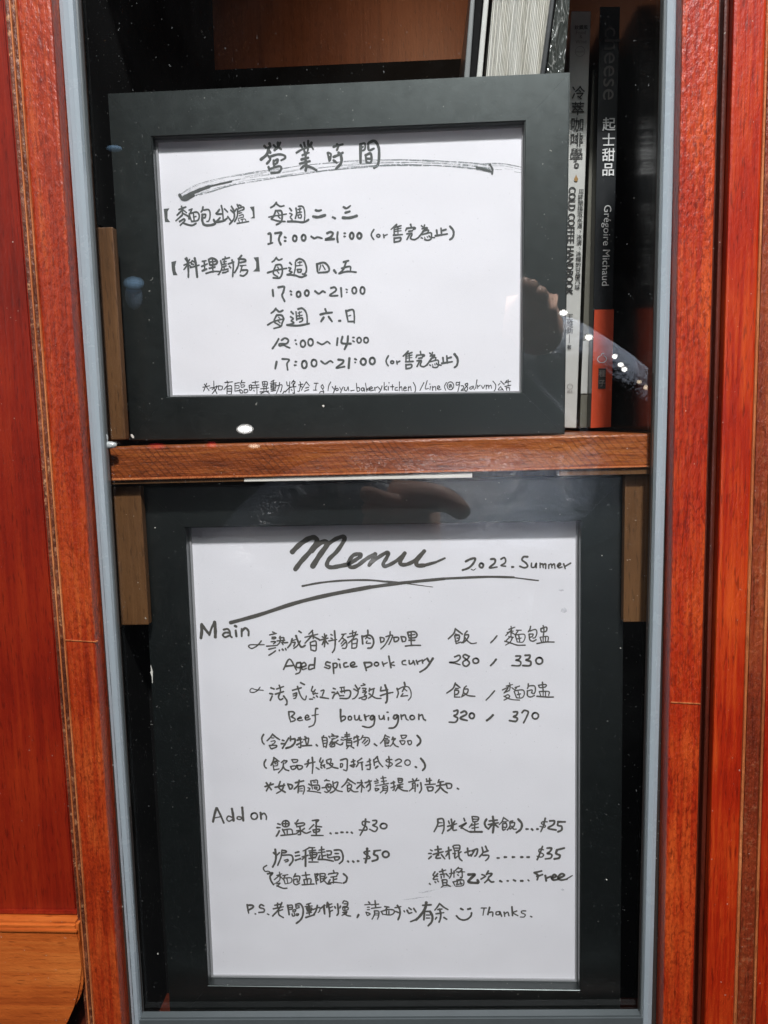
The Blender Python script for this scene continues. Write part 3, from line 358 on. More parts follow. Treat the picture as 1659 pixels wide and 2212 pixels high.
 ('egg', 1080, 3260, .31344, 2.0, 'inkb', '''w 2.2;10,11 13,12;9,16 13,16;12,20 10,24 8,27;w 2;o 20,11,4.5,4;20,8 20,14;17,11 23,11;16,18 19,24;17,19 27,18 29,24;22,19 22,24;14,26 24,25 32,24;36,6 34,9;32,10 34,13;34,11 43,10 43,13 34,15;38,14 39,24 36,25;34,20 38,20 33,24;44,17 40,20;40,20 46,23 52,21;54,7 62,6 60,9;59,8 59,17;56,12 50,18;58,14 66,15;55,19 56,22;55,19 63,18 62,21 56,22;59,17 59,26;53,26 68,26;
 w 2.6;77,23 78,24;84,23 86,23;91,22 93,22;98,22 99,22;104,22 105,23;w 2.4;122,5 121,14 115,26;w 2;127,9 119,8 118,12 123,15 123,19 114,19;w 2.2;131,7 136,7 135,11 131,13 137,16 134,21 127,18;w 2.4;o 145,14,4.2,3.4'''),
 ('cheese', 1040, 3380, .33755, 1.9, 'inkb', '''w 2.4;18,5 19,13 18,20 15,26;16,9 18,11;w 2;23,9 20,12;26,6 31,7 30,9 26,9;26,6 25,14 21,24;w 2.2;27,12 37,12 39,18 35,24;w 1.8;29,18 33,17 33,19 30,20;w 2.2;42,9 46,8;42,13 47,12;42,18 48,16;w 1.9;57,4 51,7;50,14 57,12;w 2.4;54,6 54,25;w 1.8;54,13 50,17;58,3 65,3;58,7 66,6;59,9 60,13;59,9 67,9 66,14 60,14;59,12 66,11;62,3 62,18;58,16 66,15;58,20 69,20;
 70,6 76,5;73,2 73,8;69,9 77,8;73,9 74,16;74,13 78,12;71,12 69,17;w 2.2;69,17 77,17 87,19;w 1.9;79,7 84,7 84,11 80,12;80,11 81,15 88,14;w 2.2;88,6 95,6 98,11 98,18 94,22;w 1.9;89,10 93,10;88,14 89,18;88,14 94,14 93,17 89,18;w 2.6;104,19 105,20;110,19 111,20;116,19 117,19;
 w 2.6;127,4 127,12 125,21;w 2;130,7 124,8 124,10 130,14 129,16 123,16;w 2.2;135,7 143,6;w 2.4;136,7 135,11 139,13 139,17 133,19;o 149,11,3.8,3.6;
 w 1.7;8,24 4,27 6,31 10,31 13,33;w 2.4;9,34 15,33 12,37 13,42 16,47;w 1.5;23,32 24,37;20,36 26,34;23,36 17,41;24,36 23,42 17,46;25,38 28,41;20,46 24,45 20,49;w 1.8;20,48 27,51 32,51;w 1.5;27,36 33,35;30,36 28,39;28,40 30,46;29,39 37,39 37,44 30,46;32,40 33,45;w 1.8;42,34 40,38;41,37 47,37 46,43 44,44;41,41 44,40 44,43;40,40 40,45 43,47 47,45;
 50,36 59,35;54,32 55,40;52,41 60,40 60,46;52,41 53,46;56,41 56,46;50,47 64,46;65,34 67,46;65,35 69,34 67,38 69,41 67,42;71,34 72,44;71,34 77,34 76,39 72,40;72,37 76,37;72,44 76,42;79,38 76,41;75,41 80,46 84,46;87,30 88,33;81,35 82,34;82,34 92,33 91,36;84,38 91,37;87,38 87,45;87,41 91,40;83,41 81,45;82,45 88,44 97,45;w 2.4;99,34 103,38 102,43 99,45'''),
 ('star', 1700, 3240, .36166, 1.9, 'inkb', '''14,10 14,16 10,24;14,10 20,10 21,20 19,26;w 1.5;15,14 19,14;15,18 20,17;w 1.9;29,10 30,16;26,12 27,15;33,12 31,15;25,18 35,15;29,17 29,20 25,23;31,17 31,22 35,22;43,9 44,12;38,18 46,14 41,18 40,20;40,19 45,22 49,24;w 1.6;52,7 53,13;53,7 59,8 58,12 53,13;53,10 58,10;52,15 49,19;51,17 59,15;55,13 55,23;52,20 59,19;w 2.2;50,24 63,24;68,10 66,14 67,18 69,20;w 2;71,12 80,11;w 2.6;75,7 76,16 75,25;w 2;70,16 81,14;75,15 70,21;76,15 81,19;
 w 1.7;87,8 85,13 82,16;88,9 92,12;86,13 90,13;86,15 86,22 89,21;86,15 90,15 90,19 87,19;97,12 94,13 94,18 91,22;95,14 99,14 98,18 94,21;96,18 98,21 101,21;w 2.4;103,10 107,15 106,21 101,25;112,21 114,21;118,21 119,22;124,21 125,21;w 2;133,9 131,17 128,24;w 1.7;135,13 130,13 129,15 133,17 132,19 127,18;w 2.2;138,12 143,12 142,16 136,20 145,22;147,13 155,13;147,13 147,17 151,18 151,22 147,24;
 w 2;6,44 8,45;4,48 7,48;7,51 4,54;14,40 15,50;11,44 18,43;9,49 20,46;14,49 12,53 17,53;18,49 22,54;23,46 29,44;26,41 27,54;26,47 23,51;w 1.8;31,40 33,46;32,39 38,39 38,44 33,45;33,42 38,42;31,48 34,48;33,47 33,53 36,51;40,46 37,48;w 2.2;37,46 38,53 41,56;w 2;44,47 50,45;47,42 48,50 51,49;52,45 58,43 57,49 55,51;55,44 51,51;63,41 64,47 60,52;67,40 69,45;64,47 70,45;64,50 70,50 70,53 67,56;
 w 2.4;80,53 82,53;88,52 90,52;97,52 99,52;106,52 108,52;113,52 115,52;w 2;130,40 127,48 124,55;w 1.7;131,44 127,43 126,46 131,49 129,52 124,51;w 2.2;135,42 140,42 138,46 135,48 140,49 139,53 133,54;146,44 154,42;w 2.4;146,44 145,48 149,50 148,53 143,54'''),
 ('sauce', 1700, 3440, .36166, 1.8, 'inkb', '''11,13 9,17 14,18;14,15 9,21 14,21;5,26 6,27;11,24 12,25;14,23 15,24;16,13 23,11;19,10 20,15;17,16 24,15;18,18 18,20;21,17 21,19;24,16 26,18;19,22 20,28;19,22 24,22 24,27;20,25 24,25;20,28 24,28;21,28 18,30;24,27 28,29;w 1.6;29,10 29,16 27,20;27,15 33,14;32,12 32,19;37,8 33,12;36,9 41,10 37,14;35,13 44,13;41,12 41,19 39,19;36,16 37,17;31,24 33,28;32,24 42,22 42,28 34,29;35,22 40,21;36,24 35,27;39,24 40,27;35,27 41,26;
 w 2.8;48,16 55,16 51,20 48,24 52,25 59,25 58,22;w 2.1;63,16 66,17;62,21 67,18;70,12 68,16;69,15 74,15 72,18;71,18 69,22 66,25;70,21 73,24 76,24;w 2.4;83,23 85,24;91,23 92,23;98,22 100,23;106,23 108,23;w 1.8;114,22 115,23;w 2.4;121,14 125,17 124,22;121,14 129,12;124,18 130,16;133,17 134,23;134,20 139,18;140,20 145,18 143,16 140,19 142,22 148,21;148,20 154,17 151,15 147,19 150,22 157,21;w 1.5;156,21.2 163,17'''),
 ('ps', 960, 3580, .28933, 2.6, 'inkb', '''10,13 11,20 12,25;10,14 17,14 18,17 11,21;w 2;21,26 22,26;w 2.2;33,15 29,13 27,17 33,19 33,23 26,24;38,26 40,27;w 2.2;48,14 58,12;52,11 52,18;46,19 60,16;58,10 54,19 45,29;59,20 53,22;53,20 54,27 60,31;w 2.6;66,14 68,27;w 2;67,14 72,14 72,19 67,20;67,17 71,17;77,13 78,18 82,17;w 2.6;77,13 83,12 87,18 87,27 84,34 78,39;w 2;79,15 82,15;73,21 77,20 76,23 73,23;72,26 73,29 76,28 75,25;78,26 81,26 80,28 78,28;
 92,13 98,11;90,16 100,15;92,18 93,22;92,18 99,18 98,22 93,22;93,20 98,20;w 2.4;95,12 96,27;w 2;92,25 99,24;w 2.4;91,31 103,27;w 2.2;101,20 110,17 110,22 108,24;107,14 105,22 101,28;w 2.6;117,14 112,18;116,16 117,26;121,10 120,17;w 2.2;121,14 127,12;w 2.8;122,12 124,24 124,30;w 2.2;123,18 128,16;124,23 128,21;w 2.4;131,16 132,18;139,15 138,18;135,12 136,24 134,28;w 2;142,11 144,8 149,10 148,15 143,16;144,12 148,12;142,17 149,17 149,20 143,21 142,17;145,17 145,20;142,24 148,23 145,26;143,24 148,28 153,29;147,25 141,28;w 2.6;164,27 162,31'''),
 ('patient', 1440, 3580, .24111, 2.6, 'inkb', '''14,11 16,13;w 2;8,16 18,15;12,20 16,20;12,24 16,24;10,28 12,34;10,28 17,31 12,34;w 2.6;25,9 26,20;w 2.2;19,16 31,15;w 2.6;19,22 35,20;24,26 24,32 20,40;25,26 31,27 31,34 29,40;w 1.8;25,30 30,30;25,33 30,33;w 2.6;41,19 48,20;45,20 43,24;35,27 38,32;36,27 46,24 56,25 56,30 50,33 40,32;w 2.2;44,26 44,32;48,26 48,32;w 2.6;58,21 68,19;w 3;62,17 66,24 66,33 63,41;w 2.6;59,27 64,29;73,26 74,28;w 2.8;78,25 81,30 86,29;81,21 85,24;89,22 93,28;
 w 3.4;104,17 118,16;w 4;110,12 108,22 100,34 93,41;w 2.8;94,40 84,44;w 3.8;107,27 106,41;w 3;108,27 117,27;w 4;116,27 120,35 119,44 113,51;w 2.2;110,33 116,33;110,38 116,38;w 2.8;132,14 128,20 124,25;133,15 139,20 146,24;w 2.6;129,24 136,23;126,31 139,29;w 3.4;132,23 134,32 133,40 131,45;w 3;127,37 125,40;139,37 144,40'''),
 ('thanks', 1780, 3600, .24111, 3.6, 'inkb', '''26,14 30,16;38,15 42,14;w 3;19,26 24,31 31,33 38,31 43,26 44,21;w 2.2;60,13 69,13;65,13 63,25;w 2.8;74,12 71,24;72,21 79,20 79,27;w 2.4;90,19 85,20 85,24 90,24 91,19 94,27;98,20 99,27;99,23 104,20 106,26;w 3;111,11 112,26;w 2.6;119,18 113,21 121,26;w 2.2;134,18 128,18 127,21 133,24 131,28 125,28;w 2.6;142,27 144,28'''),
]
LINE_LABEL = {'title': 'brushed shop-hours title across the top of the sheet', 'menu': 'large cursive word Menu', 'underline': 'crossing brush strokes under the menu title'}

def cat_rom(P, n=5):
    if len(P) < 3: return [P[0].lerp(P[-1], i / 4) for i in range(5)]
    Q = [P[0] * 2 - P[1]] + P + [P[-1] * 2 - P[-2]]; out = []
    for i in range(1, len(Q) - 2):
        a, b, c, d = Q[i-1:i+3]
        for k in range(n):
            t = k / n
            out.append(.5 * ((2*b) + (c-a)*t + (2*a-5*b+4*c-d)*t*t + (3*b-a-3*c+d)*t**3))
    out.append(P[-1]); return out

def stroke_ribbon(bm, P, wid, zc, rng, taper=True):
    wid *= 1.14
    P = [p for i, p in enumerate(P) if i == 0 or (p - P[i-1]).length > wid * .02]
    if len(P) < 2: return
    n = len(P); r = wid / 2; L = []; Rr = []
    k0 = rng.uniform(.88, 1.08); k1 = rng.uniform(.72, 1.0) if taper else 1
    ph = rng.uniform(0, 6)
    for i, p in enumerate(P):
        t = (P[min(i+1, n-1)] - P[max(i-1, 0)])
        t = t.normalized() if t.length else Vector((1, 0)); nn = Vector((-t.y, t.x)); f = i / (n - 1)
        rr = r * (k0 * (1 - f) + k1 * f) * (1 + .07 * math.sin(ph + i * 1.3))
        L.append(p + nn * rr); Rr.append(p - nn * rr)
    lv = [bm.verts.new((q.x, q.y, zc)) for q in L]; rv = [bm.verts.new((q.x, q.y, zc)) for q in Rr]
    for i in range(n - 1): bm.faces.new((lv[i], rv[i], rv[i+1], lv[i+1]))
    for (e, a, b, s) in ((P[0], lv[0], rv[0], -1), (P[-1], lv[-1], rv[-1], 1)):          # rounded ends
        d = (P[1] - P[0]) if s < 0 else (P[-1] - P[-2]); d = d.normalized() * s * (1 if s > 0 else 1)
        ra = (Vector(a.co[:2]) - Vector(b.co[:2])).length / 2; nx = (Vector(a.co[:2]) - Vector(b.co[:2])).normalized()
        mid = (Vector(a.co[:2]) + Vector(b.co[:2])) / 2; arc = []
        for k in range(1, 5):
            an = math.pi * k / 5; q = mid + nx * math.cos(an) * ra + d * math.sin(an) * ra * .9
            arc.append(bm.verts.new((q.x, q.y, zc)))
        bm.faces.new([a] + arc + [b] if s > 0 else [b] + arc[::-1] + [a])

def write(blocks, to_local, parent, z0=.00008):
    """to_local(px, py) -> 2D point on the paper; one mesh per written line"""
    rng = random.Random(3); cnt = 0
    for (nme, ox, oy, st, wd, ink, data) in blocks:
        bm = bmesh.new(); wcur = wd
        unit = (to_local(ox + 1000 + st * 10, oy + 300) - to_local(ox + 1000, oy + 300)).length       # one step on the paper
        for s in data.replace('\n', ' ').split(';'):
            s = s.strip()
            if not s: continue
            if s[0] == 'w': wcur = float(s[1:]); continue
            z = z0 + (cnt % 40) * 1.5e-6; cnt += 1
            if s[0] == 'p':
                pts = [Vector(map(float, q.split(','))) for q in s[1:].split()]
                bm.faces.new([bm.verts.new((*to_local(ox + p.x * st * 10, oy + p.y * st * 10), z)) for p in pts]); continue
            if s[0] == 'o':
                x, y, rx, ry = map(float, s[1:].split(',')); a0 = rng.uniform(-2.2, -1.2)
                pts = [Vector((x + rx * math.cos(a0 + k * math.tau / 18) * (1 + .04 * math.sin(3 * k)), y + ry * math.sin(a0 + k * math.tau / 18))) for k in range(-1, 20)]
                pts = [to_local(ox + p.x * st * 10, oy + p.y * st * 10) for p in pts]
                stroke_ribbon(bm, pts, wcur * unit * .93, z, rng, False); continue
            pts = [Vector(map(float, q.split(','))) for q in s.split()]
            pts = [to_local(ox + p.x * st * 10, oy + p.y * st * 10) for p in pts]
            stroke_ribbon(bm, cat_rom(pts), wcur * unit, z, rng)
        bmesh.ops.recalc_face_normals(bm, faces=bm.faces)
        for f in bm.faces:
            if f.normal.z < 0: f.normal_flip()
        me = bpy.data.meshes.new('handwriting'); bm.to_mesh(me); bm.free()
        o = link('handwriting', me, M[ink], parent)
        if nme in LINE_LABEL: o['label'] = LINE_LABEL[nme]
# ================================================================ SETTING: woodwork left and right of the display window
def wl(v, a, b): return a + (b - a) * v / 2212.0
left = empty('wooden_door', (-.30, -.02, 1.2), 'red varnished wooden door with a recessed panel, worn bead and an orange lower rail at the left edge', 'door')
YF = -.016                      # face of the stiles, proud of the glass
bar('stile', 34.5, 204, 109, 262, YF, .012, M['wood_l'], left, .0012)
bar('edge_line', 31.3, 200.6, 34.2, 203.7, YF - .0010, .004, M['edge'], left, .0007)
bar('worn_bead', 21.6, 193.4, 31, 200.3, YF - .0004, .004, M['bead'], left, .0014)
bar('edge_line', 19.0, 191.6, 21.3, 193.1, YF - .0014, .004, M['edge'], left, .0006)
bar('worn_bead', 8, 184, 18.7, 191.3, YF + .001, .004, M['bead'], left, .0014)
pl = Y(YF + .006)
def slab(name, pts, yf, yb, m, parent, bevel=0.0):
    """flat piece whose front outline is given by picture points on the plane y = yf"""
    P = [Y(yf).at(u, v) for u, v in pts]; q = Vector((0, yb - yf, 0)); n = len(P)
    bm = bmesh.new(); a = [bm.verts.new(p) for p in P]; b = [bm.verts.new(p + q) for p in P]
    bm.faces.new(a); bm.faces.new(b[::-1])
    for i in range(n): bm.faces.new((a[i], a[(i+1) % n], b[(i+1) % n], b[i]))
    if bevel: bmesh.ops.bevel(bm, geom=list(bm.edges), offset=bevel, segments=2, affect='EDGES')
    bmesh.ops.recalc_face_normals(bm, faces=bm.faces)
    me = bpy.data.meshes.new(name); bm.to_mesh(me); bm.free(); return link(name, me, m, parent, True)
slab('panel', [(-300, -260), (wl(-260, 9.5, 186), -260), (wl(1968, 9.5, 186), 1968), (-300, 1964)], YF + .005, .01, M['panel'], left, .0010)
slab('panel_edge', [(-300, 1965.5), (167, 1969.5), (167.5, 1977), (-300, 1972)], YF + .003, .01, M['panel'], left, .0005)
slab('groove', [(-300, 1940), (172, 1944), (215, 2480), (-300, 2480)], YF + .012, .0125, M['groove'], left)
rr = [(-300, 1989), (166, 1995), (170, 2040), (176, 2090), (178, 2125), (172, 2155), (158, 2180), (140, 2205), (120, 2250), (80, 2330), (-300, 2330)]
slab('lower_rail', rr, YF - .004, .008, M['rail'], left, .0016)
slab('rail_bead', [(-300, 2003), (165, 2010), (166, 2016), (-300, 2009)], YF - .0050, YF - .003, M['rail'], left, .0004)

right = empty('wooden_frame', (.26, -.02, 1.2), 'red-orange varnished wooden door frame with vertical grooves at the right edge', 'door frame')
bar('stile', 1475, 1432, 1555, 1496, YF, .012, M['wood_rd'], right, .0012)
bar('groove', 1550, 1490, 1594, 1530, YF + .009, .0125, M['groove'], right)
bar('groove_bead', 1565, 1505, 1576, 1514, YF + .004, .0095, M['groove'], right, .001)
bar('stile', 1586, 1523, 1657, 1585, YF - .001, .012, M['wood_r'], right, .0014)
bar('edge_bead', 1657.3, 1585.3, 1663, 1592, YF - .0022, .011, M['edge'], right, .0008)
bar('worn_bead', 1663.3, 1592.3, 1692, 1626, YF + .001, .011, M['bead_r'], right, .0008)
bar('edge_bead', 1692.3, 1626.3, 1698, 1632, YF - .001, .011, M['edge'], right, .0006)
bar('panel', 1698.3, 1632.3, 1990, 1990, YF + .004, .011, M['wood_r'], right, .001)
# joint lines: narrow recessed cuts filled with pale putty
slab('joint_filler', [(1450, 1516), (1513, 1519.5), (1513, 1521.5), (1449, 1518.2)], YF - .0004, YF + .002, M['edge'], right)
slab('joint_filler', [(138, 1381.5), (208, 1386), (208, 1387.6), (138, 1383.4)], YF - .0004, YF + .002, M['edge'], left)

# ================================================================ the display cabinet behind glass
cab = empty('display_cabinet', (0, .15, 1.1), 'narrow wooden display cabinet behind glass holding two framed notices and books', 'cabinet')
XL, XR, YB = Y(0.004).at(160, 1106).x, Y(0.004).at(1424, 855).x, .31
XL = Y(.003).at(176, 400).x; XR = .1405
ZT, ZB = 2.50, Y(.02).at(830, 2228).z
zs_t, zs_b = Y(.006).at(830, 947).z, Y(.006).at(830, 1021).z
T = .012
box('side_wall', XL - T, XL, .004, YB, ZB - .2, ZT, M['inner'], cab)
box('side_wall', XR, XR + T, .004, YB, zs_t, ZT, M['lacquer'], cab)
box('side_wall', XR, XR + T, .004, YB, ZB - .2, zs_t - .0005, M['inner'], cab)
box('back_wall', XL - T, XR + T, YB, YB + T, ZB - .2, ZT, M['back'], cab)
box('floor_board', XL, XR, .004, YB, ZB - .02, ZB, M['groove'], cab)
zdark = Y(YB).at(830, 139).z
box('shade_strip', XL, XR, YB - .004, YB, zs_t, zdark, M['blackboard'], cab)  # black board added where the back wall lies in shade
# added black boards in place of shade on the side walls
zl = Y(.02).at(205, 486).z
box('shade_board', XL, XL + .002, .02, YB - .004, zl, ZT, M['blackboard'], cab)
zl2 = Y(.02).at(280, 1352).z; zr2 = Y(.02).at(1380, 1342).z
# boards standing upright just behind the two frames
box('backing_board', XL + .001, XR - .001, .052, .056, zr2, zs_b - .001, M['inner'], cab)
box('backing_board', XL + .001, XR - .001, .0505, .056, ZB, zr2 - .0004, M['blackboard'], cab)  # added black sheet, its colour stands in for shade low down
box('shade_board', XL, XL + .002, .006, .050, ZB, zl2, M['blackboard'], cab)  # this and the next: black in place of shade on the lower walls
box('shade_board', XR - .002, XR, .006, .050, ZB, zr2, M['blackboard'], cab)
box('backing_board', XL + .003, Y(.06).at(700, 500).x, .058, .062, zs_t, Y(.058).at(240, 500).z, M['inner'], cab)
# unseen head of the opening, set where it shades the book tops
box('head_board', XL - .06, XR + .06, -.012, .006, Y(0).at(830, -470).z, ZT, M['wood_l'], cab, .001)
# shelf, slightly tilted as in the picture
P = Y(.006); pts = [P.at(226, 1036), P.at(1420, 1007), P.at(1420, 936), P.at(226, 966)]
back = [Vector((p.x * (1.0), YB, p.z)) for p in pts]
sh = hexa('shelf', pts + back, M['shelf'], cab, .0012)
P = Y(.0052); slab('shelf_lip', [(226, 1034), (1420, 1005), (1420, 1009.5), (226, 1039.5)], .0052, .02, M['edge'], cab, .0004)
# added strips, brought forward to catch light, for the white and brown things behind the slit
slab('slit_strip', [(228, 1040.5), (526.5, 1033.2), (526.5, 1040), (228, 1047)], .0066, .018, M['inner'], cab, .0002)
slab('white_slit_strip', [(527, 1033), (1020, 1020.8), (1020, 1032), (527, 1041)], .0064, .018, M['white'], cab, .0002)
slab('slit_strip', [(1208, 1016.5), (1420, 1011), (1420, 1024), (1208, 1028)], .0066, .018, M['inner'], cab, .0002)
# added brown strips in place of lit side wall, between gaskets and frames
def wall_strip(u, v0, v1, y, side):
    a, b = Y(y).at(u, v0), Y(y).at(u, v1)
    x0, x1 = (XL + .0025, a.x) if side < 0 else (a.x, XR - .0025)
    box('lit_wall_strip', x0, x1, y, y + .006, b.z, a.z, M['inner'], cab, .0006)
wall_strip(303, 1049, 1350, .0120, -1); wall_strip(1350.5, 1026, 1344, .0120, 1); wall_strip(243, 490, 950, .0140, -1)
# glazing gaskets
def gasket(l0, l1, r0, r1, y0, y1, m, name='gasket'): return bar(name, l0, l1, r0, r1, y0, y1, m, cab, .0012 if r0 - l0 < 10 else .0026)
bar('putty_line', 100, 254, 128, 290, -.004, .011, M['rubber'], cab)
gasket(124, 283, 158, 301, -.0070, .001, M['seal2'])
gasket(158.3, 301.3, 168, 305, -.0040, .001, M['seal'])
bar('putty_line', 168.3, 305.3, 171, 308, -.002, .001, M['rubber'], cab)
bar('putty_line', 1464, 1406, 1482, 1438, -.004, .011, M['rubber'], cab)
gasket(1434, 1384, 1440, 1388, -.0052, .001, M['seal'])
gasket(1440.3, 1388.3, 1467, 1410, -.0070, .001, M['seal2'])
bar('putty_line', 1430, 1380, 1433.6, 1383.6, -.002, .001, M['rubber'], cab)
slab('gasket', [(286, 2201), (1404, 2196), (1404, 2225), (286, 2229)], -.0058, .001, M['putty_grey'], cab, .0010)
slab('bottom_rail', [(200, 2272), (1500, 2266), (1500, 2480), (200, 2480)], -.016, .012, M['groove'], cab, .0012)
# silicone blobs where the shelf meets the gasket
def blob(name, u, v, yy, r, m, parent, s=(1,1,1), seed=0, sub=2):
    rng = random.Random(seed); bm = bmesh.new(); bmesh.ops.create_icosphere(bm, subdivisions=sub, radius=r)
    for q in bm.verts: q.co = Vector((q.co.x * s[0], q.co.y * s[1], q.co.z * s[2])) * rng.uniform(.88, 1.12)
    c = Y(yy).at(u, v); bmesh.ops.translate(bm, verts=bm.verts, vec=c)
    me = bpy.data.meshes.new(name); bm.to_mesh(me); bm.free()
    for p in me.polygons: p.use_smooth = True
    return link(name, me, m, parent, True)
blob('silicone_blob', 232, 962, -.0005, .0028, M['silicone'], cab, (1.9, .6, .8), 1)
blob('silicone_blob', 222, 977, -.001, .0020, M['silicone'], cab, (.9, .6, 1.8), 2)
blob('silicone_blob', 1420, 930, -.001, .0022, M['silicone'], cab, (1.3, .6, 1.5), 3)
blob('silicone_blob', 229, 946, -.001, .0012, M['silicone'], cab, (1, .6, 2), 4)
# the pane: one thin sheet, both faces
g0, g1 = Y(0).at(150, -200), Y(0).at(1450, 2420)
bm = bmesh.new(); bm.faces.new([bm.verts.new(q) for q in ((XL - .004, .0015, ZB - .12), (XR + .004, .0015, ZB - .12), (XR + .004, .0015, ZT), (XL - .004, .0015, ZT))])
me = bpy.data.meshes.new('glass_pane'); bm.to_mesh(me); bm.free(); link('glass_pane', me, M['glass'], cab, True)

# ================================================================ framed notices
def framed(name, label, outer, inner, yL, yR, depth, reb, group, blocks, gap_tilt=0.0, paper_in=(0, 0, 0, 0)):
    """outer / inner: picture corners tl, tr, br, bl; plane through depth yL at the left and yR at the right"""
    pL = Y(yL).at(*outer[3]); pR = Y(yR).at(*outer[2])
    ex = Vector((pR.x - pL.x, pR.y - pL.y, 0)).normalized(); n = Vector((ex.y, -ex.x, 0))     # n looks at the camera
    pl = Plane(pL, n); ez = Vector((0, 0, 1))
    MX = Matrix.Translation(pL) @ Matrix((ex, ez, n)).transposed().to_4x4()
    root = empty(name, (0, 0, 0), label, 'framed sign', group); root.matrix_world = MX
    loc = lambda u, v: (lambda d: Vector((d.dot(ex), d.dot(ez))))(pl.at(u, v) - pL)
    O = [loc(*q) for q in outer]; I = [loc(*q) for q in inner]
    print(name, 'outer', [tuple(round(c, 4) for c in q) for q in O], 'inner', [tuple(round(c, 4) for c in q) for q in I])
    bpy.context.view_layer.update()
    for k, nme in enumerate(('top', 'right', 'bottom', 'left')):
        a, b = O[k], O[(k+1) % 4]; c, d = I[(k+1) % 4], I[k]
        sh = .00003; t = (b - a).normalized() * sh
        a2, b2, c2, d2 = a + t, b - t, c - t * .6, d + t * .6
        def P3(p, z): return (p.x, p.y, z)
        bm = bmesh.new(); f = [bm.verts.new(P3(p, 0)) for p in (a2, b2, c2, d2)]; bk = [bm.verts.new(P3(p, -depth)) for p in (a2, b2, c2, d2)]
        bm.faces.new(f); bm.faces.new(bk[::-1])
        for i in range(4): bm.faces.new((f[i], bk[i], bk[(i+1) % 4], f[(i+1) % 4]))
        bmesh.ops.recalc_face_normals(bm, faces=bm.faces)
        dd = (b - a).normalized(); ed = [e for e in bm.edges if abs(e.verts[0].co.z) < 1e-6 and abs(e.verts[1].co.z) < 1e-6 and abs(((e.verts[1].co - e.verts[0].co).normalized()).xy.dot(dd)) > .95]
        bmesh.ops.bevel(bm, geom=ed, offset=.0006, segments=3, affect='EDGES')
        me = bpy.data.meshes.new('rail'); bm.to_mesh(me); bm.free(); link('rail', me, M['frame'], root)
    # inner lip on each side, the grey edge of the frame's own plastic sheet
    cs = sum(I, Vector((0, 0))) / 4
    zr = -reb
    def inset(p, t): d = p - cs; return Vector((cs.x + d.x - math.copysign(t, d.x), cs.y + d.y - math.copysign(t, d.y)))
    for k in range(4):
        a, b = I[k], I[(k+1) % 4]; c, d = inset(b, .0011), inset(a, .0011)
        bm = bmesh.new(); v = [bm.verts.new((p.x, p.y, zz)) for zz in (zr + .0012, zr) for p in (a, b, c, d)]
        for fc in ((0,1,2,3),(4,7,6,5),(0,4,5,1),(1,5,6,2),(2,6,7,3),(3,7,4,0)): bm.faces.new([v[i] for i in fc])
        bmesh.ops.recalc_face_normals(bm, faces=bm.faces)
        me = bpy.data.meshes.new('inner_lip'); bm.to_mesh(me); bm.free(); link('inner_lip', me, M['clearlip'], root)
    xs = [q.x for q in I]; zs = [q.y for q in I]
    x0, x1, z0, z1 = min(xs) - .003, max(xs) + .003, min(zs) - .003, max(zs) + .003
    bm = bmesh.new(); nx, nz = 40, 40; rng = random.Random(5)
    gr = [[bm.verts.new((x0 + (x1-x0)*i/nx, z0 + (z1-z0)*j/nz, 0)) for j in range(nz+1)] for i in range(nx+1)]
    for i in range(nx):
        for j in range(nz): bm.faces.new((gr[i][j], gr[i+1][j], gr[i+1][j+1], gr[i][j+1]))
    me = bpy.data.meshes.new('paper_sheet'); bm.to_mesh(me); bm.free()
    for p in me.polygons: p.use_smooth = True
    ps = link('paper_sheet', me, M['paper'], root); ps.location = (0, 0, zr)
    bm = bmesh.new(); v = [bm.verts.new((x, z, -.003)) for x, z in ((x0 - .01, z0 - .01), (x1 + .01, z0 - .01), (x1 + .01, z1 + .01), (x0 - .01, z1 + .01))]
    bm.faces.new(v); me = bpy.data.meshes.new('backing'); bm.to_mesh(me); bm.free(); bo = link('backing', me, M['blackboard'], root); bo.location = (0, 0, zr)
    ppl = Plane(pL - n * reb, n)
    tl = lambda px, py: (lambda d: Vector((d.dot(ex), d.dot(ez))))(ppl.at(px * .54004, py * .54004) - (pL - n * reb))
    write(blocks, tl, ps)
    return root, ps, tl, MX, ppl

# second, narrower copy of the small bracketed remark
src = [b for b in HW_UP if b[0] == 'l2b'][0]
def remap(data, fx, fy):
    out = []
    for s in data.replace('\n', ' ').split(';'):
        s = s.strip()
        if not s or s[0] == 'w': out.append(s); continue
        if s[0] == 'o':
            x, y, a, b = map(float, s[1:].split(',')); out.append('o %.2f,%.2f,%.2f,%.2f' % (fx(x, y), fy(x, y), a * .95, b)); continue
        out.append(' '.join('%.2f,%.2f' % (fx(*map(float, q.split(','))), fy(*map(float, q.split(',')))) for q in s.split()))
    return ';'.join(out)
HW_UP.append(('l5b', 1440, 880, .25316, 2.6, 'ink', remap(src[6], lambda x, y: (1546 + (1440 + x * 2.5316 - 1487) * .87 - 1440) / 2.5316, lambda x, y: y + 504 / 2.5316 + x * .02)))

up_outer = [(232, 201.5), (1231.5, 155.5), (1220, 938), (280, 952)]
up_inner = [(328, 296), (1133.5, 262), (1128, 848), (361, 857)]
up, up_paper, up_tl, up_M, up_pl = framed('framed_notice', 'upper black frame with handwritten shop hours, standing on the shelf', up_outer, up_inner, .030, .016, .018, .0062, 'black framed handwritten papers', HW_UP)
lo_outer = [(302, 1053), (1349, 1030), (1340, 2228), (369, 2228)]
lo_inner = [(400, 1140), (1254.5, 1125.5), (1252, 2139), (450, 2129)]
lo, lo_paper, lo_tl, lo_M, lo_pl = framed('framed_notice', 'lower, larger black frame with the handwritten menu, standing under the shelf', lo_outer, lo_inner, .020, .020, .020, .0085, 'black framed handwritten papers', HW_LOW)

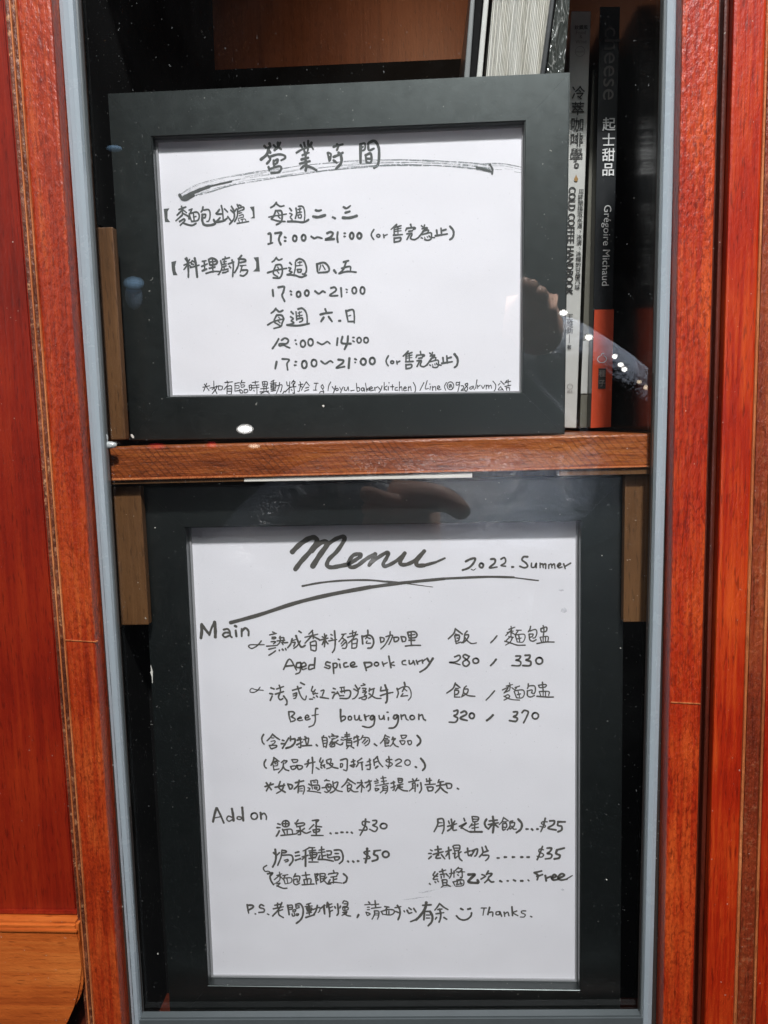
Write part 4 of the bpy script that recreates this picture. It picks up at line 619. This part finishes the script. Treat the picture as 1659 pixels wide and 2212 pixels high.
# dry-brush swoosh under the title: many thin broken bristle lines
def swoosh(tl, parent):
    rng = random.Random(11); bm = bmesh.new()
    top = [(388, 420), (430, 396), (520, 376), (600, 364), (700, 352), (800, 345), (900, 345), (1000, 350), (1060, 355)]
    bot = [(400, 432), (440, 420), (520, 398), (600, 386), (700, 371), (800, 361), (900, 358), (1000, 363), (1062, 374)]
    tail_t = [(1045, 352), (1090, 353), (1134, 362)]; tail_b = [(1045, 366), (1090, 368), (1132, 375)]
    c = 0
    for (A, B, N) in ((top, bot, 30), (tail_t, tail_b, 9)):
        A = cat_rom([Vector(a) for a in A], 8); B = cat_rom([Vector(b) for b in B], 8); n = len(A)
        for k in range(N):
            f = rng.random() if rng.random() < .55 else rng.choice([rng.uniform(0, .12), rng.uniform(.8, 1)])
            i = 0 if rng.random() < .6 else rng.randint(0, n - 6)
            while i < n - 4:
                ln = rng.randint(3, 18); j = min(n - 1, i + ln)
                pts = [A[q].lerp(B[q], f + .03 * math.sin(q * .7 + k)) for q in range(i, j + 1)]
                pts = [tl(p.x / .54004, p.y / .54004) for p in pts]
                stroke_ribbon(bm, pts, rng.uniform(.00008, .0003), .00006 + (c % 30) * 1.5e-6, rng); c += 1
                i = j + rng.randint(1, 9)
    me = bpy.data.meshes.new('brush_swoosh'); bm.to_mesh(me); bm.free(); link('brush_swoosh', me, M['dry'], parent)['label'] = 'dry grey brush stroke sweeping under the title'
    for pts, wd in (([(388, 421), (394, 430), (402, 431), (418, 422)], 7), ([(398, 427), (412, 419), (430, 411), (452, 403)], 8), ([(430, 411), (460, 401), (500, 392)], 4), ([(1030, 362), (1045, 366), (1062, 371)], 6), ([(1058, 355), (1064, 366), (1063, 376)], 4)):
        bm = bmesh.new(); p = [tl(a / .54004, b / .54004) for a, b in pts]; stroke_ribbon(bm, cat_rom(p), wd * .000245, .00015 + wd * 1e-6, rng)
        me = bpy.data.meshes.new('brush_swoosh'); bm.to_mesh(me); bm.free(); link('brush_swoosh', me, M['ink'], parent)
swoosh(up_tl, up_paper)
# faint smudges on the menu sheet
rng = random.Random(4)
for (u, v, a, b) in ((1218, 1318, 9, 7), (1212, 1275, 7, 3), (925, 1925, 30, 2), (970, 1915, 30, 2), (900, 1940, 40, 2), (1215, 1922, 4, 3)):
    bm = bmesh.new(); c = lo_tl(u / .54004, v / .54004); k = 14
    bm.faces.new([bm.verts.new((c.x + math.cos(t * math.tau / k) * a * .000245 * rng.uniform(.6, 1.1), c.y + math.sin(t * math.tau / k) * b * .000245 * rng.uniform(.6, 1.1) + (a > 20) * math.cos(t * math.tau / k) * .0012, .00004)) for t in range(k)])
    me = bpy.data.meshes.new('smudge'); bm.to_mesh(me); bm.free(); link('smudge', me, M['smear'], lo_paper)

# paint chips on the frames
def chip(u, v, plane, MXm, parent, pts, s):
    c = MXm.inverted() @ plane.at(u, v)
    bm = bmesh.new(); top = [bm.verts.new((c.x + x * s, c.y + y * s, .00035)) for x, y in pts]; bot = [bm.verts.new((q.co.x, q.co.y, -.0001)) for q in top]
    bm.faces.new(top)
    for i in range(len(top)): bm.faces.new((top[i], bot[i], bot[(i+1) % len(top)], top[(i+1) % len(top)]))
    me = bpy.data.meshes.new('paint_chip'); bm.to_mesh(me); bm.free(); link('paint_chip', me, M['chip'], parent)
lp = Plane(lo_M.translation, lo_M.to_3x3() @ Vector((0, 0, 1))); upl = Plane(up_M.translation, up_M.to_3x3() @ Vector((0, 0, 1)))
chip(327, 1455, lp, lo_M, lo, [(0, 22), (2, 14), (4, 4), (3, -12), (2, -24), (1, -24), (1, -8), (-2, 4), (0, 8)], .000245)
chip(286, 943, upl, up_M, up, [(-4, 5), (0, 6), (4, 0), (4, -4), (1, -4), (-3, 1)], .00024)
chip(698, 877, upl, up_M, up, [(-3, 2), (2, 3), (4, 0), (1, -4), (-1, -1)], .00022)
for (u, v) in ((335, 1140), (1340, 1400), (341, 2060), (1300, 1200), (700, 1090), (1310, 1900)):
    chip(u, v, lp, lo_M, lo, [(-1, 1), (1, 1), (1.4, -.6), (-.6, -1)], .0003)

# ================================================================ books on the shelf
FONT_SCALE = 1.0
def text_mesh(name, s, size, m, parent, mat, bold=0.0, sx=1.0):
    cu = bpy.data.curves.new(name, 'FONT'); cu.body = s; cu.size = size; cu.align_x = 'CENTER'; cu.align_y = 'CENTER'; cu.offset = bold; cu.resolution_u = 3
    to = bpy.data.objects.new('t', cu); C.objects.link(to)
    dg = bpy.context.evaluated_depsgraph_get(); me = bpy.data.meshes.new_from_object(to.evaluated_get(dg))
    bpy.data.objects.remove(to); bpy.data.curves.remove(cu); me.name = name
    if len(me.vertices):
        xs = [v.co.x for v in me.vertices]; ys = [v.co.y for v in me.vertices]
        c = Vector(((min(xs)+max(xs))/2, (min(ys)+max(ys))/2, 0))
        for v in me.vertices: v.co -= c; v.co.x *= sx
    me.materials.clear(); me.materials.append(m)
    o = bpy.data.objects.new(name, me); C.objects.link(o); o.parent = parent; o.matrix_parent_inverse = parent.matrix_basis.inverted(); o.matrix_basis = mat
    return o
YBK = .112
def facing(u, v, y, roll=0.0, lift=.0006):
    p = Y(y).at(u, v) + Vector((0, -lift, 0))
    return Matrix.Translation(p) @ Matrix.Rotation(math.pi / 2, 4, 'X') @ Matrix.Rotation(roll, 4, 'Z')
def book(label, q, y, yb, cover, group='books on the shelf', bevel=.0006):
    """q: spine corners tl, tr, br, bl in the picture"""
    P = [Y(y).at(*c) for c in (q[3], q[2], q[1], q[0])]; root = empty('book', P[0], label, 'book', group)
    d = Vector((0, yb - y, 0))
    hexa('cover', P + [p + d for p in P], cover, root, bevel); return root, P
um = (.42 + YBK) / F      # metres per picture unit at the spines
lean = math.radians(1.6)
# book with the pale spine
b2, _ = book('thin book with a pale grey spine and black Chinese title, standing beside the upper frame', [(1234, 24), (1277, 24), (1245, 925), (1203, 923)], YBK, YBK + .15, M['bk_white'])
def lx(v, x0, x1): return x0 + (x1 - x0) * v / 925.0
for ch, v in zip('冷萃咖啡學', (201, 235, 269, 302, 335)):
    text_mesh('lettering', ch, 28 * um, M['bk_print'], b2, facing(1249 - (v - 201) * .032, v, YBK, -lean), 9e-5)
text_mesh('lettering', 'o', 20 * um, M['bk_print'], b2, facing(1245, 358, YBK, 0), 1e-4)
me = bpy.data.meshes.new('gold_drop'); bm = bmesh.new()
bm.faces.new([bm.verts.new((math.sin(a) * (1 - .0) * 4.2 * um * (1 if math.cos(a) < .3 else 1 - (math.cos(a) - .3) * 1.3), 0, 0)) if False else bm.verts.new(((math.sin(a) * 4.2 * max(0, 1 - max(0, math.cos(a)) ** .8)) * um, (math.cos(a) * (10 if math.cos(a) > 0 else 5) - 1) * um, 0)) for a in [k * math.tau / 24 for k in range(24)]])
bm.to_mesh(me); bm.free(); me.materials.append(M['bk_gold']); o = bpy.data.objects.new('gold_drop', me); C.objects.link(o); o.parent = b2; o.matrix_parent_inverse = b2.matrix_basis.inverted(); o.matrix_basis = facing(1244, 386, YBK)
small = '用時間換取水滴、冰滴、冰釀的甘醇風味'
for i, ch in enumerate(small):
    v = 415 + i * 12.1
    text_mesh('lettering', ch, 11.5 * um, M['bk_print'], b2, facing(1254.5 - (v - 415) * .036 + (2 if ch == '、' else 0), v, YBK, -lean), 5e-5)
text_mesh('lettering', 'COLD COFFEE HANDBOOK', 20 * um, M['bk_print'], b2, facing(1232.5, 522, YBK, -math.pi / 2 - lean), 1.4e-4, sx=.86)
for ch, v in zip('王維新', (685, 699, 714)): text_mesh('lettering', ch, 15 * um, M['bk_print'], b2, facing(1230.5, v, YBK, -lean), 5e-5)
text_mesh('lettering', '著', 10 * um, M['bk_print'], b2, facing(1229, 750, YBK, -lean), 3e-5)
text_mesh('lettering', '|', 20 * um, M['bk_print'], b2, facing(1229.5, 732, YBK, -lean))
text_mesh('lettering', '飲饌風', 9 * um, M['bk_print'], b2, facing(1255, 60, YBK, -lean), 3e-5)
for s, v in (('Food', 71), ('&', 80), ('Wine', 91)): text_mesh('lettering', s, 10 * um, M['bk_gprint'], b2, facing(1254.5, v, YBK, -lean))
def ring(name, rx, ry, wd, m, parent, mat, a0=0, a1=math.tau):
    bm = bmesh.new(); n = 28; V = []
    for k in range(n + 1):
        a = a0 + (a1 - a0) * k / n; V.append((bm.verts.new((math.cos(a) * rx, math.sin(a) * ry, 0)), bm.verts.new((math.cos(a) * (rx - wd), math.sin(a) * (ry - wd), 0))))
    for k in range(n): bm.faces.new((V[k][0], V[k+1][0], V[k+1][1], V[k][1]))
    me = bpy.data.meshes.new(name); bm.to_mesh(me); bm.free(); me.materials.append(m)
    o = bpy.data.objects.new(name, me); C.objects.link(o); o.parent = parent; o.matrix_parent_inverse = parent.matrix_basis.inverted(); o.matrix_basis = mat
ring('round_mark', 10 * um, 10 * um, .9 * um, M['bk_gprint'], b2, facing(1252.5, 112, YBK))
text_mesh('lettering', 'mook', 7 * um, M['bk_gprint'], b2, facing(1252.5, 112, YBK))
ring('round_mark', 6 * um, 6 * um, .8 * um, M['bk_gprint'], b2, facing(1231, 835, YBK))
text_mesh('lettering', '積木', 6 * um, M['bk_gprint'], b2, facing(1231, 846, YBK))
# thin olive book
b3, _ = book('very thin olive grey book squeezed between the pale spine and the black spine', [(1280, 150), (1291, 150), (1277, 924), (1252, 924)], YBK + .012, YBK + .15, M['bk_olive'])
slabp = [(1259, 737), (1272, 737), (1268, 850), (1254, 850)]
def decal(name, q, y, m, parent, lift=.0005, th=.0004):
    P = [Y(y).at(*c) + Vector((0, -lift, 0)) for c in (q[3], q[2], q[1], q[0])]
    return hexa(name, P + [p + Vector((0, th, 0)) for p in P], m, parent)
decal('paper_label', slabp, YBK + .012, M['bk_white'], b3, .0007)
# black book with a red foot
b4, _ = book('tall black book with white title and an orange-red foot band, rightmost on the shelf', [(1296, 14), (1340, 14), (1318, 922), (1276, 925)], YBK, YBK + .15, M['bk_black'])
decal('red_band', [(1283.6, 669.5), (1325.4, 669), (1318.8, 922), (1275.4, 924.5)], YBK, M['bk_red'], b4, .0009, .0012)
bx = lambda v: 1328.5 - (v - 60) * .034
text_mesh('lettering', 'cheese', 46 * um, M['bk_gprint'], b4, facing(1321, 138, YBK, -math.pi / 2 - .02), 0, sx=1.12)
for ch, v in zip('起士甜品', (269, 302, 335, 367)): text_mesh('lettering', ch, 27 * um, M['bk_wprint'], b4, facing(1315 - (v - 269) * .015, v, YBK, -.02), 9e-5)
text_mesh('lettering', 'Grégoire Michaud', 21 * um, M['bk_wprint'], b4, facing(1307.5, 531, YBK, -math.pi / 2 - .022), 0, sx=1.06)
ring('fruit_mark', 10 * um, 8 * um, 1.4 * um, M['bk_wprint'], b4, facing(1299.5, 776, YBK, 0, .0013), math.radians(110), math.radians(430))
ring('fruit_mark', 3.5 * um, 4 * um, 1.3 * um, M['bk_wprint'], b4, facing(1301, 767, YBK, 0, .0013), math.radians(20), math.radians(200))
decal('dark_label', [(1292, 796), (1308, 796), (1307, 840), (1291, 840)], YBK, M['bk_print'], b4, .0013, .0003)
for ch, v in zip('種子', (807, 828)): text_mesh('lettering', ch, 15 * um, M['bk_gprint'], b4, facing(1299.5, v, YBK, 0, .0016), 5e-5)
# thick book whose page edges face the glass
YP = .052
b1 = empty('book', Y(YP).at(1052, 900), 'thick book standing behind the upper frame with its cream page edges facing the glass', 'book', 'books on the shelf')
def q4(a, b, c, d): return [a, b, c, d]
def plank(name, x0t, x1t, x0b, x1b, y, yb, m, parent, vt=-120, vb=560, bevel=.0006):
    f = lambda a, b, v: a + (b - a) * v / 160.0
    P = [Y(y).at(f(x0t, x0b, vb), vb), Y(y).at(f(x1t, x1b, vb), vb), Y(y).at(f(x1t, x1b, vt), vt), Y(y).at(f(x0t, x0b, vt), vt)]
    return hexa(name, P + [p + Vector((0, yb - y, 0)) for p in P], m, parent, bevel)
plank('cover', 1016, 1026, 1003, 1015, YP - .003, YP + .15, M['bk_grey'], b1)
plank('cover', 1027, 1042, 1015.5, 1029, YP + .001, YP + .15, M['blackboard'], b1)
plank('cover', 1045, 1056, 1030, 1042, YP - .002, YP + .15, M['bk_white'], b1)
bpg = blk = None
mpg, nt, bb = nm('page_edges')
vv = coords(nt, (1, 1, .004), (0, -.095, 0)); n1 = noise(nt, vv, 1500, 3, .7); n2 = noise(nt, vv, 260, 2, .5)
cc = mixc(nt, ramp(nt, n1, [(.35, (0,0,0)), (.6, (1,1,1))]), (.26, .25, .20), (.58, .56, .49)); cc = mixc(nt, ramp(nt, n2, [(.4, (.5,.5,.5)), (.6, (0,0,0))]), cc, (.66, .66, .62))
nt.links.new(cc, bb.inputs['Base Color']); bump(nt, bb, n1, .6, .0006)
# page block as separate gatherings, each slightly uneven
tt0, tt1, tb0, tb1 = 1064, 1188, 1050, 1166; rng = random.Random(8); k = 0.0; N = 36; ws = [rng.uniform(.6, 1.4) for _ in range(N)]; S = sum(ws)
for wv in ws:
    a, b = k / S, (k + wv) / S; k += wv; j = rng.uniform(-.0008, .0008)
    plank('page_gathering', tt0 + (tt1-tt0)*a + .3, tt0 + (tt1-tt0)*b - .3, tb0 + (tb1-tb0)*a + .3, tb0 + (tb1-tb0)*b - .3, YP + .003 + j, YP + .12, mpg, b1, bevel=.0002)
plank('cover', 1189, 1199, 1167, 1178, YP - .002, YP + .15, M['bk_black'], b1)
# plastic-wrapped dark book beside it
b5 = empty('book', Y(YP).at(1200, 900), 'dark book in crinkled clear plastic wrap between the cream pages and the pale spine', 'book', 'books on the shelf')
mwr, nt, bb = nm('plastic_wrap'); v = coords(nt, (1, 1, .35)); bb.inputs['Roughness'].default_value = .18; bb.inputs['Coat Weight'].default_value = .9
nz = noise(nt, v, 90, 3, .5, 2.0); rg = ramp(nt, math_(nt, 'ABSOLUTE', math_(nt, 'SUBTRACT', nz, .5)), [(.0, (1,1,1)), (.018, (0,0,0))])
nt.links.new(mixc(nt, math_(nt, 'MULTIPLY', rg, .7), (.05, .055, .05), (.42, .42, .40)), bb.inputs['Base Color']); bump(nt, bb, nz, .9, .004)
plank('wrapped_cover', 1201, 1232, 1180, 1219, YP + .004, YP + .15, mwr, b5, bevel=.001)
# ================================================================ the room behind the camera, seen only as reflections in the pane
def mirrored(u, v, dist):
    """point in the room whose mirror image in the pane appears at picture point (u, v), dist metres along the sight line"""
    p = CAM + ray(u, v) * dist; return Vector((p.x, .003 - p.y, p.z))
def bulb(u, v, wu, hu, dist, m, label, nmx='lamp_bulb', cat='lamp', group='small lamps reflected in the pane'):
    bm = bmesh.new(); bmesh.ops.create_uvsphere(bm, u_segments=16, v_segments=10, radius=1)
    for q in bm.verts: q.co = Vector((q.co.x * 1.15 * wu * dist / F / 2, q.co.y * wu * dist / F / 2, q.co.z * 1.3 * hu * dist / F / 2))
    me = bpy.data.meshes.new(nmx); bm.to_mesh(me); bm.free()
    o = link(nmx, me, m); o.location = mirrored(u, v, dist); tag(o, label, cat, group)
e_w = emit('lamp_white', (1, .98, .95), 34); e_w2 = emit('lamp_dim', (1, .8, .6), 12); e_b = emit('lamp_blue', (.35, .6, .9), 3.0); e_r = emit('lamp_red', (1, .03, .05), 4)
bulb(529, 927, 32, 17, 2.6, e_w, 'bright oval lamp reflected at the foot of the upper frame')
bulb(549, 964, 24, 9, 2.65, e_w2, 'added dim warm light standing in for a double reflection of the oval lamp')  # extra emitter imitating the second reflection of the oval lamp
bulb(1217, 676, 16, 11, .70, e_w, 'lamp reflected at the right edge of the upper frame')
bulb(1272, 729, 16, 11, .70, e_w, 'lamp reflected beside the black spine')
bulb(1328, 770, 11, 9, .70, e_w, 'upper of three close lamps reflected right of the red band')
bulb(1341, 788, 12, 8, .70, e_w, 'middle of three close lamps reflected right of the red band')
bulb(1349, 798, 12, 9, .70, e_w, 'lowest of three close lamps reflected right of the red band')
bulb(1381, 825, 10, 7, .70, e_w2, 'upper left of two faint lamps reflected near the right gasket')
bulb(1396, 837, 12, 9, .70, e_w2, 'lower right of two faint lamps reflected near the right gasket')
bulb(289, 612, 36, 20, 2.4, e_b, 'blue lit screen reflected on the left rail of the upper frame')
bulb(289, 640, 30, 40, 2.42, emit('lamp_blue_faint', (.35, .5, .7), .5), 'faint blue glow under the reflected screen')
bulb(247, 321, 26, 8, 2.4, e_b, 'small blue light reflected at the upper left of the frame')
bulb(457, 962, 22, 12, 2.6, e_r, 'red light reflected under the upper frame, right of a pair')
bulb(1413, 850, 7, 10, .70, e_r, 'upper of two small red lights reflected beside the right gasket')
bulb(1411, 872, 8, 9, .70, e_r, 'lower of two small red lights reflected beside the right gasket')
bulb(338, 965, 34, 12, 2.6, e_r, 'red light reflected under the upper frame, left of a pair')

# the photographer: torso, forearm and the hand that holds a phone
def skin_body(name, chains, m, parent, sub=2):
    """chains: list of [(point, radius), ...]; the first point of each later chain is an index pair into the first"""
    verts, edges, rad = [], [], []
    for ch in chains:
        prev = None
        for it in ch:
            if isinstance(it, int): prev = it; continue
            verts.append(it[0]); rad.append(it[1]); i = len(verts) - 1
            if prev is not None: edges.append((prev, i))
            prev = i
    me = bpy.data.meshes.new(name); me.from_pydata([tuple(v) for v in verts], edges, []); o = link(name, me, None, parent, False)
    md = o.modifiers.new('skin', 'SKIN'); ss = o.modifiers.new('sub', 'SUBSURF'); ss.levels = ss.render_levels = sub
    for i, r in enumerate(rad): me.skin_vertices[0].data[i].radius = (r, r) if not isinstance(r, tuple) else r
    me.skin_vertices[0].data[0].use_root = True
    dg = bpy.context.evaluated_depsgraph_get(); dg.update(); nmsh = bpy.data.meshes.new_from_object(o.evaluated_get(dg))
    o.modifiers.clear(); o.data = nmsh; nmsh.materials.clear(); nmsh.materials.append(m)
    for p in nmsh.polygons: p.use_smooth = True
    return o
def V(*a): return Vector(a)
person = empty('person', (0, 0, 0), 'person in a dark puffer jacket holding a phone, mirrored faintly in the pane', 'person')
D = .80
def mp(u, v, d=D): return mirrored(u, v, d)
hand = [
 [(mp(905, 1190, .92), .034), (mp(895, 1150, .88), .031), (mp(890, 1110, .84), .030), (mp(880, 1080, .82), .026)],
 [2, (mp(830, 1085, .80), .012), (mp(795, 1068, .785), .0095), (mp(782, 1060, .78), .008)],
 [2, (mp(835, 1112, .80), .012), (mp(800, 1100, .785), .0095), (mp(785, 1098, .78), .008)],
 [1, (mp(835, 1140, .82), .012), (mp(802, 1128, .80), .0092), (mp(790, 1126, .79), .008)],
 [1, (mp(848, 1165, .84), .011), (mp(815, 1158, .82), .0085), (mp(803, 1157, .81), .0072)],
 [3, (mp(950, 1072, .80), .015), (mp(985, 1092, .79), .012), (mp(1012, 1118, .785), .010)],
]
skin_body('hand', hand, M['skin'], person)
jak = [
 [(mp(930, 1500, 1.3), .13), (mp(930, 1350, 1.3), .17), (mp(940, 1200, 1.3), .19), (mp(950, 1090, 1.3), .15)],
 [3, (mp(1250, 1080, 1.3), .09), (mp(1420, 1010, 1.2), .075), (mp(1350, 880, 1.0), .062), (mp(1200, 760, .88), .045), (mp(1160, 735, .86), .036)],
 [3, (mp(620, 1120, 1.3), .09), (mp(480, 1300, 1.2), .075), (mp(640, 1330, 1.05), .060), (mp(850, 1235, .96), .042)],
]
skin_body('jacket', jak, M['jacket'], person)
skin_body('hand', [[(mp(1170, 740, .85), .032), (mp(1150, 705, .82), .030), (mp(1140, 670, .80), .024)], [2, (mp(1135, 630, .78), .0095), (mp(1130, 600, .77), .008)], [2, (mp(1150, 635, .78), .0095), (mp(1150, 605, .77), .008)], [2, (mp(1165, 645, .78), .009), (mp(1168, 620, .77), .008)], [1, (mp(1185, 680, .80), .009), (mp(1190, 655, .79), .0075)], [1, (mp(1120, 705, .80), .011), (mp(1110, 680, .79), .009)]], M['skin'], person)
